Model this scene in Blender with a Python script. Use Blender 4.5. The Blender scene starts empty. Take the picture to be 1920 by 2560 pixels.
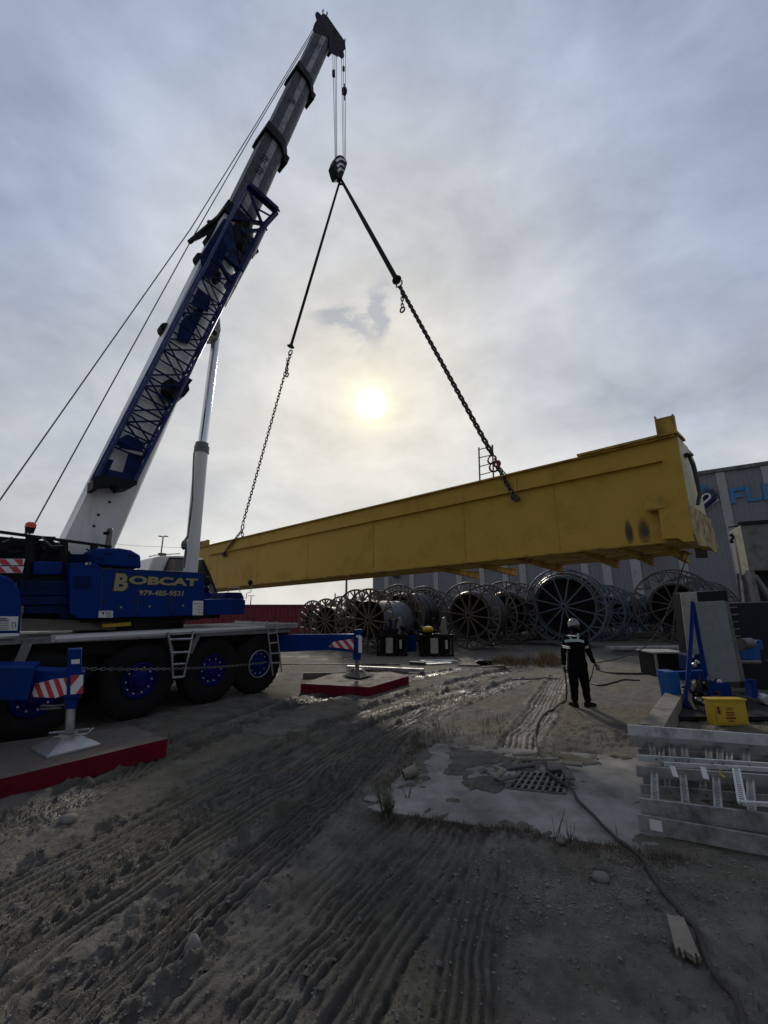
import bpy, bmesh, math, random
import numpy as np
from mathutils import Vector, Matrix
random.seed(7)
rng = np.random.default_rng(7)
sc = bpy.context.scene
COL = sc.collection
# ------------------------------------------------------------------ camera model
F = 1000.0; H = 2.1; TH = math.radians(13.1)
cT, sT = math.cos(TH), math.sin(TH)
def ray(x, y):
    X = (x-960)/F; Z = (1280-y)/F
    return Vector((X, cT-Z*sT, sT+Z*cT))
CAM = Vector((0, 0, H))
def onplane(x, y, n, off):
    d = ray(x, y); n = Vector(n)
    return CAM + d*((off-n.dot(CAM))/n.dot(d))
def G(x, y, z=0.0): return onplane(x, y, (0, 0, 1), z)
def PY(x, y, Y): return onplane(x, y, (0, 1, 0), Y)
cam = bpy.data.cameras.new('camera'); cam.sensor_fit = 'HORIZONTAL'; cam.sensor_width = 36
cam.lens = 36*F/1920; cam.clip_end = 6000; cam.clip_start = .05
camo = bpy.data.objects.new('camera', cam); COL.objects.link(camo)
camo.location = CAM; camo.rotation_euler = (math.radians(90)+TH, 0, 0); sc.camera = camo
# local frames
U = Vector((.569, .822, 0)).normalized(); N = Vector((.822, -.569, 0)).normalized()   # carrier: along, near side
def CP(s, n, z): return U*s + N*n + Vector((0, 0, z))
def CX(x, y, n=-8.5):
    p = onplane(x, y, N, n); return p
SH = Vector((.676, .737, 0)).normalized(); SM = Vector((.737, -.676, 0)).normalized()  # superstructure
SC = Vector((-5.63, 9.27, 0))
def SP(x, z, l): return SC + SH*x + SM*l + Vector((0, 0, z))
def SX(x, y, l=1.25): return onplane(x, y, SM, SM.dot(SC)+l)
def BM(t, b, l): return SP(-1.03+.2267*t-.974*b, 3.4+.974*t+.2267*b, l)          # boom frame
BT = (SP(.2267, .974, 0)-SP(0, 0, 0)); BB = (SP(-.974, .2267, 0)-SP(0, 0, 0))
def BTB(x, y, l=0):
    p = SX(x, y, l)-BM(0, 0, l); return p.dot(BT), p.dot(BB)
GD = Vector((.774, -.632, 0)).normalized(); GQ = Vector((.632, .774, 0)).normalized()
GC = Vector((-1.87, 13.4, 0)); GW = Vector((.745, .667, 0)).normalized()
def GX(x, y, w=0): return onplane(x, y, GQ, GQ.dot(GC)+w)
def GA(a, z, w=0): return GC + GD*a + GW*w + Vector((0, 0, z))
# ------------------------------------------------------------------ mesh builder
def frame(d):
    d = d.normalized(); a = Vector((0, 0, 1)) if abs(d.z) < .9 else Vector((1, 0, 0))
    s = d.cross(a).normalized(); return s, s.cross(d).normalized()
class MB:
    def __init__(s): s.v = []; s.f = []; s.m = []; s.mi = 0; s.st = []
    def add(s, vs, fs):
        s.st.append(len(s.f)); b = len(s.v); s.v += [tuple(v) for v in vs]; s.f += [tuple(i+b for i in f) for f in fs]; s.m += [s.mi]*len(fs); return s
    def box(s, x0, x1, y0, y1, z0, z1, fn=None):
        vs = [(x, y, z) for x in (x0, x1) for y in (y0, y1) for z in (z0, z1)]
        if fn: vs = [fn(*v) for v in vs]
        return s.add(vs, [(0, 1, 3, 2), (4, 6, 7, 5), (0, 4, 5, 1), (2, 3, 7, 6), (0, 2, 6, 4), (1, 5, 7, 3)])
    def bar(s, p, q, w, h, up=None):
        p = Vector(p); q = Vector(q); d = q-p
        if d.length < 1e-6: return s
        if up is None: a, b = frame(d)
        else:
            a = d.cross(Vector(up)).normalized(); b = a.cross(d).normalized()
        vs = [o+a*(i*w/2)+b*(j*h/2) for o in (p, q) for i, j in ((-1, -1), (1, -1), (1, 1), (-1, 1))]
        return s.add(vs, [(3, 2, 1, 0), (4, 5, 6, 7), (0, 1, 5, 4), (1, 2, 6, 5), (2, 3, 7, 6), (3, 0, 4, 7)])
    def tube(s, pts, r, n=8, caps=True, closed=False):
        pts = [Vector(p) for p in pts]; k = len(pts); vs = []; fs = []
        rs = r if isinstance(r, (list, tuple)) else [r]*k
        pa = None
        for i, p in enumerate(pts):
            if closed: d = pts[(i+1) % k]-pts[i-1]
            else: d = pts[min(i+1, k-1)]-pts[max(i-1, 0)]
            a, b = frame(d)
            if pa is not None:
                a2 = pa-d.normalized()*pa.dot(d.normalized())
                if a2.length > 1e-4: a = a2.normalized(); b = a.cross(d.normalized())
            pa = a
            for j in range(n):
                t = 2*math.pi*j/n; vs.append(p+a*(math.cos(t)*rs[i])+b*(math.sin(t)*rs[i]))
        for i in range(k if closed else k-1):
            o = ((i+1) % k)*n
            for j in range(n): fs.append((i*n+j, i*n+(j+1) % n, o+(j+1) % n, o+j))
        if caps and not closed: fs.append(tuple(range(n))[::-1]); fs.append(tuple((k-1)*n+j for j in range(n)))
        return s.add(vs, fs)
    def ring(s, c, ax, R, r, n=40, m=6, ph=0):
        a, b = frame(Vector(ax)); c = Vector(c)
        return s.tube([c+a*(R*math.cos(2*math.pi*i/n+ph))+b*(R*math.sin(2*math.pi*i/n+ph)) for i in range(n)], r, m, closed=True)
    def lathe(s, c, ax, prof, n=32):      # prof: (along axis, radius)
        ax = Vector(ax).normalized(); a, b = frame(ax); c = Vector(c); vs = []; fs = []
        for (z, r) in prof:
            for j in range(n):
                t = 2*math.pi*j/n; vs.append(c+ax*z+a*(r*math.cos(t))+b*(r*math.sin(t)))
        for i in range(len(prof)-1):
            for j in range(n): fs.append((i*n+j, i*n+(j+1) % n, (i+1)*n+(j+1) % n, (i+1)*n+j))
        return s.add(vs, fs)
    def prism(s, poly, ext):
        poly = [Vector(p) for p in poly]; ext = Vector(ext); k = len(poly)
        return s.add(poly+[p+ext for p in poly], [tuple(range(k)), tuple(range(2*k-1, k-1, -1))]+[(i, i+k, (i+1) % k+k, (i+1) % k) for i in range(k)])
    def blob(s, c, rx, ry, rz, seed=0, n=1, jit=.18):
        bm = bmesh.new(); bmesh.ops.create_icosphere(bm, subdivisions=n, radius=1)
        rr = random.Random(seed); vs = []
        for v in bm.verts:
            k = 1+rr.uniform(-jit, jit); vs.append(Vector(c)+Vector((v.co.x*rx*k, v.co.y*ry*k, v.co.z*rz*k)))
        fs = [tuple(v.index for v in f.verts) for f in bm.faces]; bm.free(); return s.add(vs, fs)
    def build(s, name, mats, parent=None, smooth=False, bevel=0, sharp=35, fix=True):
        me = bpy.data.meshes.new(name)
        off = Vector(parent['_w']) if parent is not None and '_w' in parent else Vector((0, 0, 0))
        own = Vector((0, 0, 0))
        me.from_pydata([(v[0]-off.x, v[1]-off.y, v[2]-off.z) for v in s.v], [], s.f)
        if not isinstance(mats, (list, tuple)): mats = [mats]
        for m in mats: me.materials.append(m)
        if len(mats) > 1: me.polygons.foreach_set('material_index', s.m)
        if fix:
            bm = bmesh.new(); bm.from_mesh(me); bmesh.ops.recalc_face_normals(bm, faces=bm.faces); bm.to_mesh(me); bm.free()
        if smooth:
            me.polygons.foreach_set('use_smooth', [True]*len(me.polygons))
            try: me.set_sharp_from_angle(angle=math.radians(sharp))
            except Exception: pass
        o = bpy.data.objects.new(name, me); COL.objects.link(o)
        if parent is not None:
            o.parent = parent
            o['_w'] = tuple(off)
        if bevel:
            b = o.modifiers.new('bevel', 'BEVEL'); b.width = bevel; b.segments = 2; b.limit_method = 'ANGLE'; b.angle_limit = math.radians(40)
        return o
def each(mb, name, m, parent, **k):
    # one object per added shape
    out = []; i = 0; f0 = 0
    starts = mb.st+[len(mb.f)]
    for a, b in zip(starts[:-1], starts[1:]):
        fs = mb.f[a:b]
        if not fs: continue
        ids = sorted({i for f in fs for i in f}); mp = {v: j for j, v in enumerate(ids)}
        q = MB(); q.v = [mb.v[i] for i in ids]; q.f = [tuple(mp[i] for i in f) for f in fs]; q.m = mb.m[a:b]
        out.append(q.build(name, m, parent, **k))
    return out
def tag(o, label, cat, group=None):
    o['label'] = label; o['category'] = cat
    if group: o['group'] = group
    return o
def thing(name, loc, label, cat, group=None):
    o = bpy.data.objects.new(name, None); COL.objects.link(o); o.location = loc; o['_w'] = tuple(loc); o.empty_display_size = .2
    return tag(o, label, cat, group)
def single(mb, name, m, label, cat, group=None, **k):
    # one-mesh thing whose origin sits at its base
    vs = np.array(mb.v); c = Vector((vs[:, 0].mean(), vs[:, 1].mean(), vs[:, 2].min()))
    mb.v = [(v[0]-c.x, v[1]-c.y, v[2]-c.z) for v in mb.v]
    o = mb.build(name, m, None, **k); o.location = c
    return tag(o, label, cat, group)
# ------------------------------------------------------------------ materials
def lnk(nt, a, b): nt.links.new(a, b)
def pmat(name, col, rough=.5, metal=0, var=.2, scale=4, dirt=None, amt=.35, dscale=3, bump=0, bscale=30, spec=.5, streak=False):
    m = bpy.data.materials.new(name); m.use_nodes = True; nt = m.node_tree; b = nt.nodes['Principled BSDF']
    tc = nt.nodes.new('ShaderNodeTexCoord'); src = tc.outputs['Object']
    n1 = nt.nodes.new('ShaderNodeTexNoise'); n1.inputs['Scale'].default_value = scale; n1.inputs['Detail'].default_value = 6; n1.inputs['Roughness'].default_value = .65
    lnk(nt, src, n1.inputs['Vector'])
    mx = nt.nodes.new('ShaderNodeMix'); mx.data_type = 'RGBA'
    mx.inputs['A'].default_value = (*[c*(1-var) for c in col], 1); mx.inputs['B'].default_value = (*[min(1, c*(1+var)) for c in col], 1)
    lnk(nt, n1.outputs['Fac'], mx.inputs['Factor']); out = mx.outputs['Result']
    if dirt:
        n2 = nt.nodes.new('ShaderNodeTexNoise'); n2.inputs['Scale'].default_value = dscale; n2.inputs['Detail'].default_value = 9; n2.inputs['Roughness'].default_value = .7
        if streak:
            mp = nt.nodes.new('ShaderNodeMapping'); mp.inputs['Scale'].default_value = (1, 1, .18); lnk(nt, src, mp.inputs['Vector']); lnk(nt, mp.outputs[0], n2.inputs['Vector'])
        else: lnk(nt, src, n2.inputs['Vector'])
        cr = nt.nodes.new('ShaderNodeValToRGB'); cr.color_ramp.elements[0].position = .62-amt*.35; cr.color_ramp.elements[1].position = .80-amt*.2
        lnk(nt, n2.outputs['Fac'], cr.inputs['Fac'])
        m2 = nt.nodes.new('ShaderNodeMix'); m2.data_type = 'RGBA'; m2.inputs['B'].default_value = (*dirt, 1)
        lnk(nt, cr.outputs['Color'], m2.inputs['Factor']); lnk(nt, out, m2.inputs['A']); out = m2.outputs['Result']
        rm = nt.nodes.new('ShaderNodeMapRange'); rm.inputs['To Min'].default_value = rough; rm.inputs['To Max'].default_value = min(1, rough+.35)
        lnk(nt, cr.outputs['Color'], rm.inputs['Value']); lnk(nt, rm.outputs[0], b.inputs['Roughness'])
    else: b.inputs['Roughness'].default_value = rough
    lnk(nt, out, b.inputs['Base Color']); b.inputs['Metallic'].default_value = metal
    b.inputs['Specular IOR Level'].default_value = spec
    if bump:
        n3 = nt.nodes.new('ShaderNodeTexNoise'); n3.inputs['Scale'].default_value = bscale; n3.inputs['Detail'].default_value = 5; lnk(nt, src, n3.inputs['Vector'])
        bp = nt.nodes.new('ShaderNodeBump'); bp.inputs['Strength'].default_value = bump; bp.inputs['Distance'].default_value = .02
        lnk(nt, n3.outputs['Fac'], bp.inputs['Height']); lnk(nt, bp.outputs[0], b.inputs['Normal'])
    return m
DUST = (.12, .11, .09)
M = dict(
 blue=pmat('blue_paint', (.001, .028, .18), .5, dirt=(.006, .025, .08), amt=.3, dscale=1.2, spec=.12),
 blue2=pmat('light_blue_paint', (.005, .085, .30), .5, dirt=(.03, .06, .1), amt=.3, spec=.2),
 jibblue=pmat('jib_blue', (.001, .020, .13), .4, dirt=(.01, .02, .06), amt=.4, spec=.4),
 rim=pmat('rim_blue', (.002, .010, .13), .5, dirt=(.002, .004, .04), amt=.45, spec=.15),
 navy=pmat('navy_paint', (.001, .014, .085), .5, dirt=(.006, .008, .02), amt=.4, spec=.15),
 white=pmat('white_paint', (.76, .76, .73), .35, var=.06, scale=1.2, dirt=(.30, .29, .27), amt=.3, dscale=1.6, streak=True),
 black=pmat('black_metal', (.009, .009, .011), .6, dirt=(.025, .024, .022), amt=.4, spec=.2),
 rubber=pmat('tyre_rubber', (.010, .010, .010), .85, dirt=(.022, .020, .018), amt=.4, dscale=4, bump=.4, spec=.2),
 alu=pmat('aluminium', (.42, .42, .43), .42, metal=.6, dirt=(.2, .2, .19), amt=.4),
 grey=pmat('grey_paint', (.16, .16, .16), .5, dirt=(.07, .065, .06), amt=.4),
 beige=pmat('beige_paint', (.20, .18, .15), .6, dirt=(.08, .07, .06), amt=.4),
 red=pmat('red_paint', (.15, .004, .016), .55, dirt=(.06, .008, .012), amt=.4, spec=.15),
 stripe_red=pmat('stripe_red', (.55, .03, .05), .35),
 stripe_white=pmat('stripe_white', (.75, .75, .75), .35, var=.05),
 sign=pmat('sign_white', (.7, .7, .68), .5, var=.04),
 ink=pmat('ink', (.03, .03, .035), .6),
 gold=pmat('gold_lettering', (.33, .29, .14), .45, var=.12, scale=20),
 orange=pmat('orange_lens', (.75, .09, .02), .25),
 chrome=pmat('chrome_rod', (.75, .77, .80), .12, metal=1, var=.05),
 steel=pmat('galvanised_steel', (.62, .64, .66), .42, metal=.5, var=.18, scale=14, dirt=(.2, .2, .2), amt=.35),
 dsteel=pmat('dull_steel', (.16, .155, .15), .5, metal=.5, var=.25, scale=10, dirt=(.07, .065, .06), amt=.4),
 chain=pmat('chain_steel', (.045, .04, .038), .45, metal=.6, dirt=(.12, .05, .03), amt=.3, dscale=20),
 sling=pmat('sling_webbing', (.012, .014, .012), .85, bump=.5, bscale=60),
 rope=pmat('wire_rope', (.12, .12, .12), .4, metal=.5),
 reel=pmat('reel_steel', (.10, .092, .085), .55, metal=.2, dirt=(.11, .06, .035), amt=.45, dscale=5),
 reelblue=pmat('reel_blue', (.085, .125, .18), .5, dirt=(.10, .085, .075), amt=.6, dscale=4),
 reellight=pmat('reel_drum_pale', (.085, .105, .125), .5, dirt=(.10, .08, .06), amt=.55, dscale=2.5),
 hose=pmat('black_pipe', (.02, .02, .022), .38, dirt=(.06, .055, .05), amt=.3),
 rope_b=pmat('brown_rope', (.055, .048, .042), .85, bump=.6, bscale=80),
 contain=pmat('container_red', (.20, .02, .035), .5, dirt=(.07, .02, .02), amt=.35, streak=True),
 yel=pmat('yellow_cabinet', (.52, .35, .015), .5, dirt=(.25, .17, .04), amt=.25),
 panel=pmat('pale_green_panel', (.19, .225, .235), .5, dirt=(.15, .17, .13), amt=.35),
 panel2=pmat('grey_cabinet', (.32, .32, .31), .5, dirt=(.12, .12, .11), amt=.3),
 wood=pmat('weathered_wood', (.20, .18, .15), .85, var=.4, scale=9, bump=.6, bscale=25, dirt=(.08, .07, .06), amt=.4),
 stone=pmat('pebble', (.17, .16, .145), .8, var=.8, scale=3),
 mudc=pmat('mud_clod', (.10, .095, .087), .85, var=.3, scale=20, bump=.7, bscale=40),
 dry=pmat('dry_stem', (.10, .08, .055), .9, var=.4, scale=30),
 green=pmat('weed_green', (.05, .065, .02), .8, var=.4, scale=30),
 cover=pmat('black_coverall', (.0055, .0055, .007), .9, var=.4, scale=12, bump=.9, bscale=16, spec=.08),
 refl=pmat('reflective_tape', (.45, .54, .50), .45, var=.08),
 skin=pmat('skin', (.35, .20, .14), .55),
 helmet=pmat('white_helmet', (.30, .30, .33), .25, var=.06),
 glove=pmat('work_glove', (.05, .045, .04), .8),
 boot=pmat('boot_leather', (.010, .009, .008), .8, spec=.2),
 glass=pmat('cab_glass', (.02, .025, .03), .06, var=.05, spec=.8),
 redhook=pmat('red_hook', (.20, .02, .025), .5),
 plastic=pmat('clear_wrap', (.13, .13, .125), .3),
)
# yellow girder with rust stains at the end
def girder_mat():
    m = pmat('girder_yellow', (.50, .305, .030), .6, var=.08, scale=.8, dirt=(.36, .22, .03), amt=.28, dscale=1.2)
    nt = m.node_tree; b = nt.nodes['Principled BSDF']; old = b.inputs['Base Color'].links[0].from_socket
    geo = nt.nodes.new('ShaderNodeNewGeometry')
    sp = nt.nodes.new('ShaderNodeVectorMath'); sp.operation = 'DOT_PRODUCT'; sp.inputs[1].default_value = GD; lnk(nt, geo.outputs['Position'], sp.inputs[0])
    sz = nt.nodes.new('ShaderNodeSeparateXYZ'); lnk(nt, geo.outputs['Position'], sz.inputs[0])
    ns = nt.nodes.new('ShaderNodeTexNoise'); ns.inputs['Scale'].default_value = 7; ns.inputs['Detail'].default_value = 6; lnk(nt, geo.outputs['Position'], ns.inputs['Vector'])
    tot = None
    for (x, y0, y1, w) in ((1571, 1290, 1350, .07), (1608, 1285, 1350, .10)):
        p = GX(x, (y0+y1)/2); a0 = p.dot(GD); z0 = p.z; hz = (GX(x, y0).z-GX(x, y1).z)/2
        def mt(op, a, b=None):
            n = nt.nodes.new('ShaderNodeMath'); n.operation = op
            for i, v in enumerate((a, b)):
                if v is None: continue
                if isinstance(v, (int, float)): n.inputs[i].default_value = v
                else: lnk(nt, v, n.inputs[i])
            return n.outputs[0]
        da = mt('DIVIDE', mt('SUBTRACT', sp.outputs['Value'], a0), w); dz = mt('DIVIDE', mt('SUBTRACT', sz.outputs['Z'], z0-.1), hz*1.1)
        r = mt('ADD', mt('MULTIPLY', da, da), mt('MULTIPLY', dz, dz))
        k = mt('MULTIPLY', mt('MAXIMUM', mt('SUBTRACT', 1.35, r), 0), mt('MULTIPLY', ns.outputs['Fac'], 1.7))
        tot = k if tot is None else mt('ADD', tot, k)
    tot = mt('MINIMUM', tot, .92)
    mx = nt.nodes.new('ShaderNodeMix'); mx.data_type = 'RGBA'; mx.inputs['B'].default_value = (.03, .02, .01, 1)
    lnk(nt, tot, mx.inputs['Factor']); lnk(nt, old, mx.inputs['A']); lnk(nt, mx.outputs['Result'], b.inputs['Base Color'])
    return m
M['girder'] = girder_mat(); M['white2'] = pmat('cream_plate', (.60, .55, .36), .5, dirt=(.3, .28, .2), amt=.3); M['tank'] = pmat('dark_tank_paint', (.012, .012, .022), .6, dirt=(.03, .03, .03), amt=.4, spec=.2)
M['girder2'] = pmat('girder_end_yellow', (.47, .29, .035), .6, dirt=(.10, .04, .02), amt=.45, dscale=3)
M['cream'] = pmat('end_truck_cream', (.50, .38, .17), .55, dirt=(.07, .025, .02), amt=.5, dscale=4)
# boom outer sections: greased sides with a clean strip down the middle of the near face
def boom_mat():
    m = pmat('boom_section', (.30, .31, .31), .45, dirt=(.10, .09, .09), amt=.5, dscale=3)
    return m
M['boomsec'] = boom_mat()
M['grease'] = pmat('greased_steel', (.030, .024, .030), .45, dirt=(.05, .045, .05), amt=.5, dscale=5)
# ------------------------------------------------------------------ sky and light
sund = ray(928, 1010).normalized()
el = math.asin(sund.z); az = math.atan2(sund.x, sund.y)
wd = bpy.data.worlds.new('World'); sc.world = wd; wd.use_nodes = True; nt = wd.node_tree
bg = nt.nodes['Background']
def W(t): return nt.nodes.new(t)
def wm(op, a, b=None, c=None):
    n = W('ShaderNodeMath'); n.operation = op
    for i, v in enumerate((a, b, c)):
        if v is None: continue
        if isinstance(v, (int, float)): n.inputs[i].default_value = v
        else: lnk(nt, v, n.inputs[i])
    return n.outputs[0]
def wmix(f, a, b):
    n = W('ShaderNodeMix'); n.data_type = 'RGBA'
    for k, v in (('Factor', f), ('A', a), ('B', b)):
        if isinstance(v, (int, float)): n.inputs[k].default_value = v
        elif isinstance(v, tuple): n.inputs[k].default_value = (*v, 1)
        else: lnk(nt, v, n.inputs[k])
    return n.outputs['Result']
def wramp(v, stops):
    n = W('ShaderNodeValToRGB'); e = n.color_ramp.elements
    while len(e) < len(stops): e.new(.5)
    for i, (p, c) in enumerate(stops):
        e[i].position = p; e[i].color = (*c, 1) if isinstance(c, tuple) else (c, c, c, 1)
    lnk(nt, v, n.inputs['Fac']); return n.outputs['Color']
tc = W('ShaderNodeTexCoord'); D = tc.outputs['Generated']
dt = W('ShaderNodeVectorMath'); dt.operation = 'DOT_PRODUCT'; lnk(nt, D, dt.inputs[0]); dt.inputs[1].default_value = sund
ang = wm('MULTIPLY', wm('ARCCOSINE', wm('MINIMUM', wm('MAXIMUM', dt.outputs['Value'], -1.0), 1.0)), 180/math.pi)
a180 = wm('DIVIDE', ang, 180)
veil = wramp(a180, [(0, (.96, .90, .74)), (.045, (.86, .83, .74)), (.10, (.72, .72, .71)), (.20, (.46, .52, .64)), (.33, (.30, .355, .53)), (.5, (.22, .235, .27)), (1, (.20, .205, .22))])
sep = W('ShaderNodeSeparateXYZ'); lnk(nt, D, sep.inputs[0])
zz = wm('MAXIMUM', sep.outputs['Z'], 0.0)
cmb = W('ShaderNodeCombineXYZ'); den = wm('ADD', zz, .45)
lnk(nt, wm('DIVIDE', sep.outputs['X'], den), cmb.inputs[0]); lnk(nt, wm('DIVIDE', sep.outputs['Y'], den), cmb.inputs[1]); lnk(nt, wm('MULTIPLY', zz, .5), cmb.inputs[2])
def wnoise(scale, det, rough, dist=0, loc=(0, 0, 0)):
    mp = W('ShaderNodeMapping'); mp.inputs['Location'].default_value = loc; mp.inputs['Rotation'].default_value = (.15, .25, .5); mp.inputs['Scale'].default_value = (1, 1.25, 1.9)
    lnk(nt, D, mp.inputs[0])
    n = W('ShaderNodeTexNoise'); n.inputs['Scale'].default_value = scale; n.inputs['Detail'].default_value = det; n.inputs['Roughness'].default_value = rough; n.inputs['Distortion'].default_value = dist
    lnk(nt, mp.outputs[0], n.inputs['Vector']); return n.outputs['Fac']
n1 = wnoise(2.6, 9, .56, .35); n2 = wnoise(3.6, 10, .58, .25, (3, 1, 0))
hz = wramp(zz, [(0, 1.0), (.12, .95), (.34, .5), (.55, .06), (.62, 0)])
veil = wmix(wm('MULTIPLY', wm('MULTIPLY', hz, .85), wramp(a180, [(0, 1.0), (.38, 1.0), (.55, .15)])), veil, (.80, .785, .72))
sky = W('ShaderNodeTexSky'); sky.sky_type = 'NISHITA'; sky.sun_disc = False; sky.sun_elevation = el; sky.sun_rotation = az
skys = W('ShaderNodeVectorMath'); skys.operation = 'SCALE'; lnk(nt, sky.outputs[0], skys.inputs[0]); skys.inputs['Scale'].default_value = .05
gapc = wmix(.5, skys.outputs[0], (.30, .37, .52))
gap = wramp(n1, [(.34, .75), (.64, 0)])
gap = wm('MULTIPLY', gap, wramp(a180, [(0, 0.0), (.05, .08), (.12, .45), (.3, .75)]))
c1 = wmix(gap, veil, gapc)
shade = W('ShaderNodeMapRange'); shade.inputs['From Min'].default_value = .3; shade.inputs['From Max'].default_value = .7; shade.inputs['To Min'].default_value = .84; shade.inputs['To Max'].default_value = 1.16
lnk(nt, n2, shade.inputs['Value'])
vs = W('ShaderNodeVectorMath'); vs.operation = 'SCALE'; lnk(nt, c1, vs.inputs[0]); lnk(nt, shade.outputs[0], vs.inputs['Scale'])
# dark wisp of cloud above the sun
def wisp(px, py, rx, ry, rot):
    c = ray(px, py).normalized(); e1 = Vector((1, 0, 0)); e2 = c.cross(e1).normalized(); e1 = e2.cross(c).normalized()
    a = e1*math.cos(rot)+e2*math.sin(rot); b = e2*math.cos(rot)-e1*math.sin(rot)
    def dd(v, o, r):
        n = W('ShaderNodeVectorMath'); n.operation = 'DOT_PRODUCT'; lnk(nt, D, n.inputs[0]); n.inputs[1].default_value = v
        k = wm('DIVIDE', wm('SUBTRACT', wm('ADD', n.outputs['Value'], wm('MULTIPLY', wm('SUBTRACT', wnoise(10, 8, .66, .2), .5), .17)), o), r); return wm('MULTIPLY', k, k)
    r = wm('ADD', dd(a, c.dot(a), rx), dd(b, c.dot(b), ry))
    return wm('POWER', 2.718, wm('MULTIPLY', r, -1.0))
wsp = wm('ADD', wisp(850, 795, .055, .022, .15), wisp(940, 785, .065, .020, -1.25))
wsp = wm('MINIMUM', wm('MULTIPLY', wm('MULTIPLY', wsp, 1.0), wm('ADD', n2, .3)), .5)
c2 = wmix(wsp, vs.outputs[0], (.24, .29, .40))
disc = wramp(a180, [(0, 1.0), (1.5/180, 1.0), (1.8/180, 0.0)])
halo = wm('ADD', wm('POWER', 2.718, wm('MULTIPLY', wm('MAXIMUM', wm('SUBTRACT', ang, 1.7), 0), -1.1)), wm('MULTIPLY', wm('POWER', 2.718, wm('MULTIPLY', ang, -.22)), wm('MULTIPLY', n2, .13)))
hs = W('ShaderNodeVectorMath'); hs.operation = 'SCALE'; hs.inputs[0].default_value = (.75, .58, .22); lnk(nt, halo, hs.inputs['Scale'])
ad = W('ShaderNodeVectorMath'); ad.operation = 'ADD'; lnk(nt, c2, ad.inputs[0]); lnk(nt, hs.outputs[0], ad.inputs[1])
c3 = wmix(disc, ad.outputs[0], (4, 3.8, 3.3))
lnk(nt, c3, bg.inputs['Color']); bg.inputs['Strength'].default_value = 1.0
sl = bpy.data.lights.new('sun', 'SUN'); sl.energy = 1.5; sl.angle = math.radians(5); sl.color = (1, .90, .76)
so = bpy.data.objects.new('sun', sl); COL.objects.link(so); so.rotation_euler = (-sund).to_track_quat('-Z', 'Y').to_euler(); so.location = (0, 0, 50)
sc.view_settings.view_transform = 'Standard'; sc.view_settings.look = 'None'; sc.view_settings.exposure = 0; sc.view_settings.gamma = 1
# ------------------------------------------------------------------ ground height field
def hsh(ix, iy, s):
    h = (ix.astype(np.int64)*374761393 + iy.astype(np.int64)*668265263 + s*974711) & 0x7fffffff
    h = (h ^ (h >> 13))*1274126177 & 0x7fffffff
    return ((h ^ (h >> 16)) & 0xffff)/65535.0
def vn(x, y, s=0):
    ix = np.floor(x); iy = np.floor(y); fx = x-ix; fy = y-iy; fx = fx*fx*(3-2*fx); fy = fy*fy*(3-2*fy)
    a = hsh(ix, iy, s); b = hsh(ix+1, iy, s); c = hsh(ix, iy+1, s); d = hsh(ix+1, iy+1, s)
    return (a+(b-a)*fx)*(1-fy)+(c+(d-c)*fx)*fy
def fbm(x, y, o=5, s=0, g=.55):
    t = 0; a = 1; n = 0
    for i in range(o):
        t = t+a*vn(x*2**i+i*17.3, y*2**i-i*9.1, s+i); n += a; a *= g
    return t/n
def sm(e0, e1, x):
    t = np.clip((x-e0)/(e1-e0), 0, 1); return t*t*(3-2*t)
def g2(l): return [(G(*p).x, G(*p).y) for p in l]
def spl(pts, k=6):
    pts = [np.array(p) for p in pts]; P = [2*pts[0]-pts[1]]+pts+[2*pts[-1]-pts[-2]]; out = []
    for i in range(1, len(P)-2):
        for j in range(k):
            t = j/k; out.append(.5*((2*P[i])+(-P[i-1]+P[i+1])*t+(2*P[i-1]-5*P[i]+4*P[i+1]-P[i+2])*t*t+(-P[i-1]+3*P[i]-3*P[i+1]+P[i+2])*t**3))
    out.append(pts[-1]); return out
TR = [  # pixel path of each wheel rut, half width, depth, wetness
 (g2([(-300, 2260), (0, 2080), (270, 1960), (520, 1845), (780, 1750), (1010, 1700), (1160, 1672)]), .22, .040, 1.0),
 (g2([(-250, 2420), (0, 2240), (400, 2030), (700, 1870), (940, 1770), (1120, 1712), (1300, 1670)]), .24, .055, .6),
 (g2([(-200, 2680), (0, 2430), (440, 2130), (830, 1890), (1010, 1790), (1220, 1712)]), .26, .060, .35),
 (g2([(-100, 3000), (160, 2560), (480, 2290), (800, 2010), (990, 1840), (1110, 1768), (1300, 1700)]), .24, .055, .3),
 (g2([(250, 2800), (470, 2560), (760, 2290), (930, 2120), (1060, 1990)]), .26, .035, .1),
 (g2([(700, 2800), (830, 2560), (960, 2340), (1090, 2170), (1180, 2050), (1290, 1870), (1370, 1740), (1400, 1690)]), .24, .035, .1),
 (g2([(1130, 2900), (1165, 2560), (1180, 2350), (1205, 2200), (1222, 2095)]), .19, .020, .04),
 (g2([(-200, 2540), (0, 2335), (420, 2070), (800, 1850), (1000, 1765), (1180, 1715)]), .17, .035, .4),
 (g2([(0, 2760), (230, 2500), (520, 2230), (820, 1975), (960, 1860)]), .15, .03, .3),
 (g2([(520, 2800), (640, 2560), (850, 2300), (1000, 2150), (1110, 2060)]), .18, .03, .1),
 (g2([(-300, 2110), (0, 1990+60), (300, 1905), (560, 1800), (800, 1722)]), .05, .03, .9),
]
SLAB = [np.array(p) for p in g2([(915, 2022), (1085, 1858), (1800, 1905), (1740, 2145)])]
GRT = [np.array(p) for p in g2([(1269, 1972), (1410, 1986), (1424, 1936), (1301, 1932)])]
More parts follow.
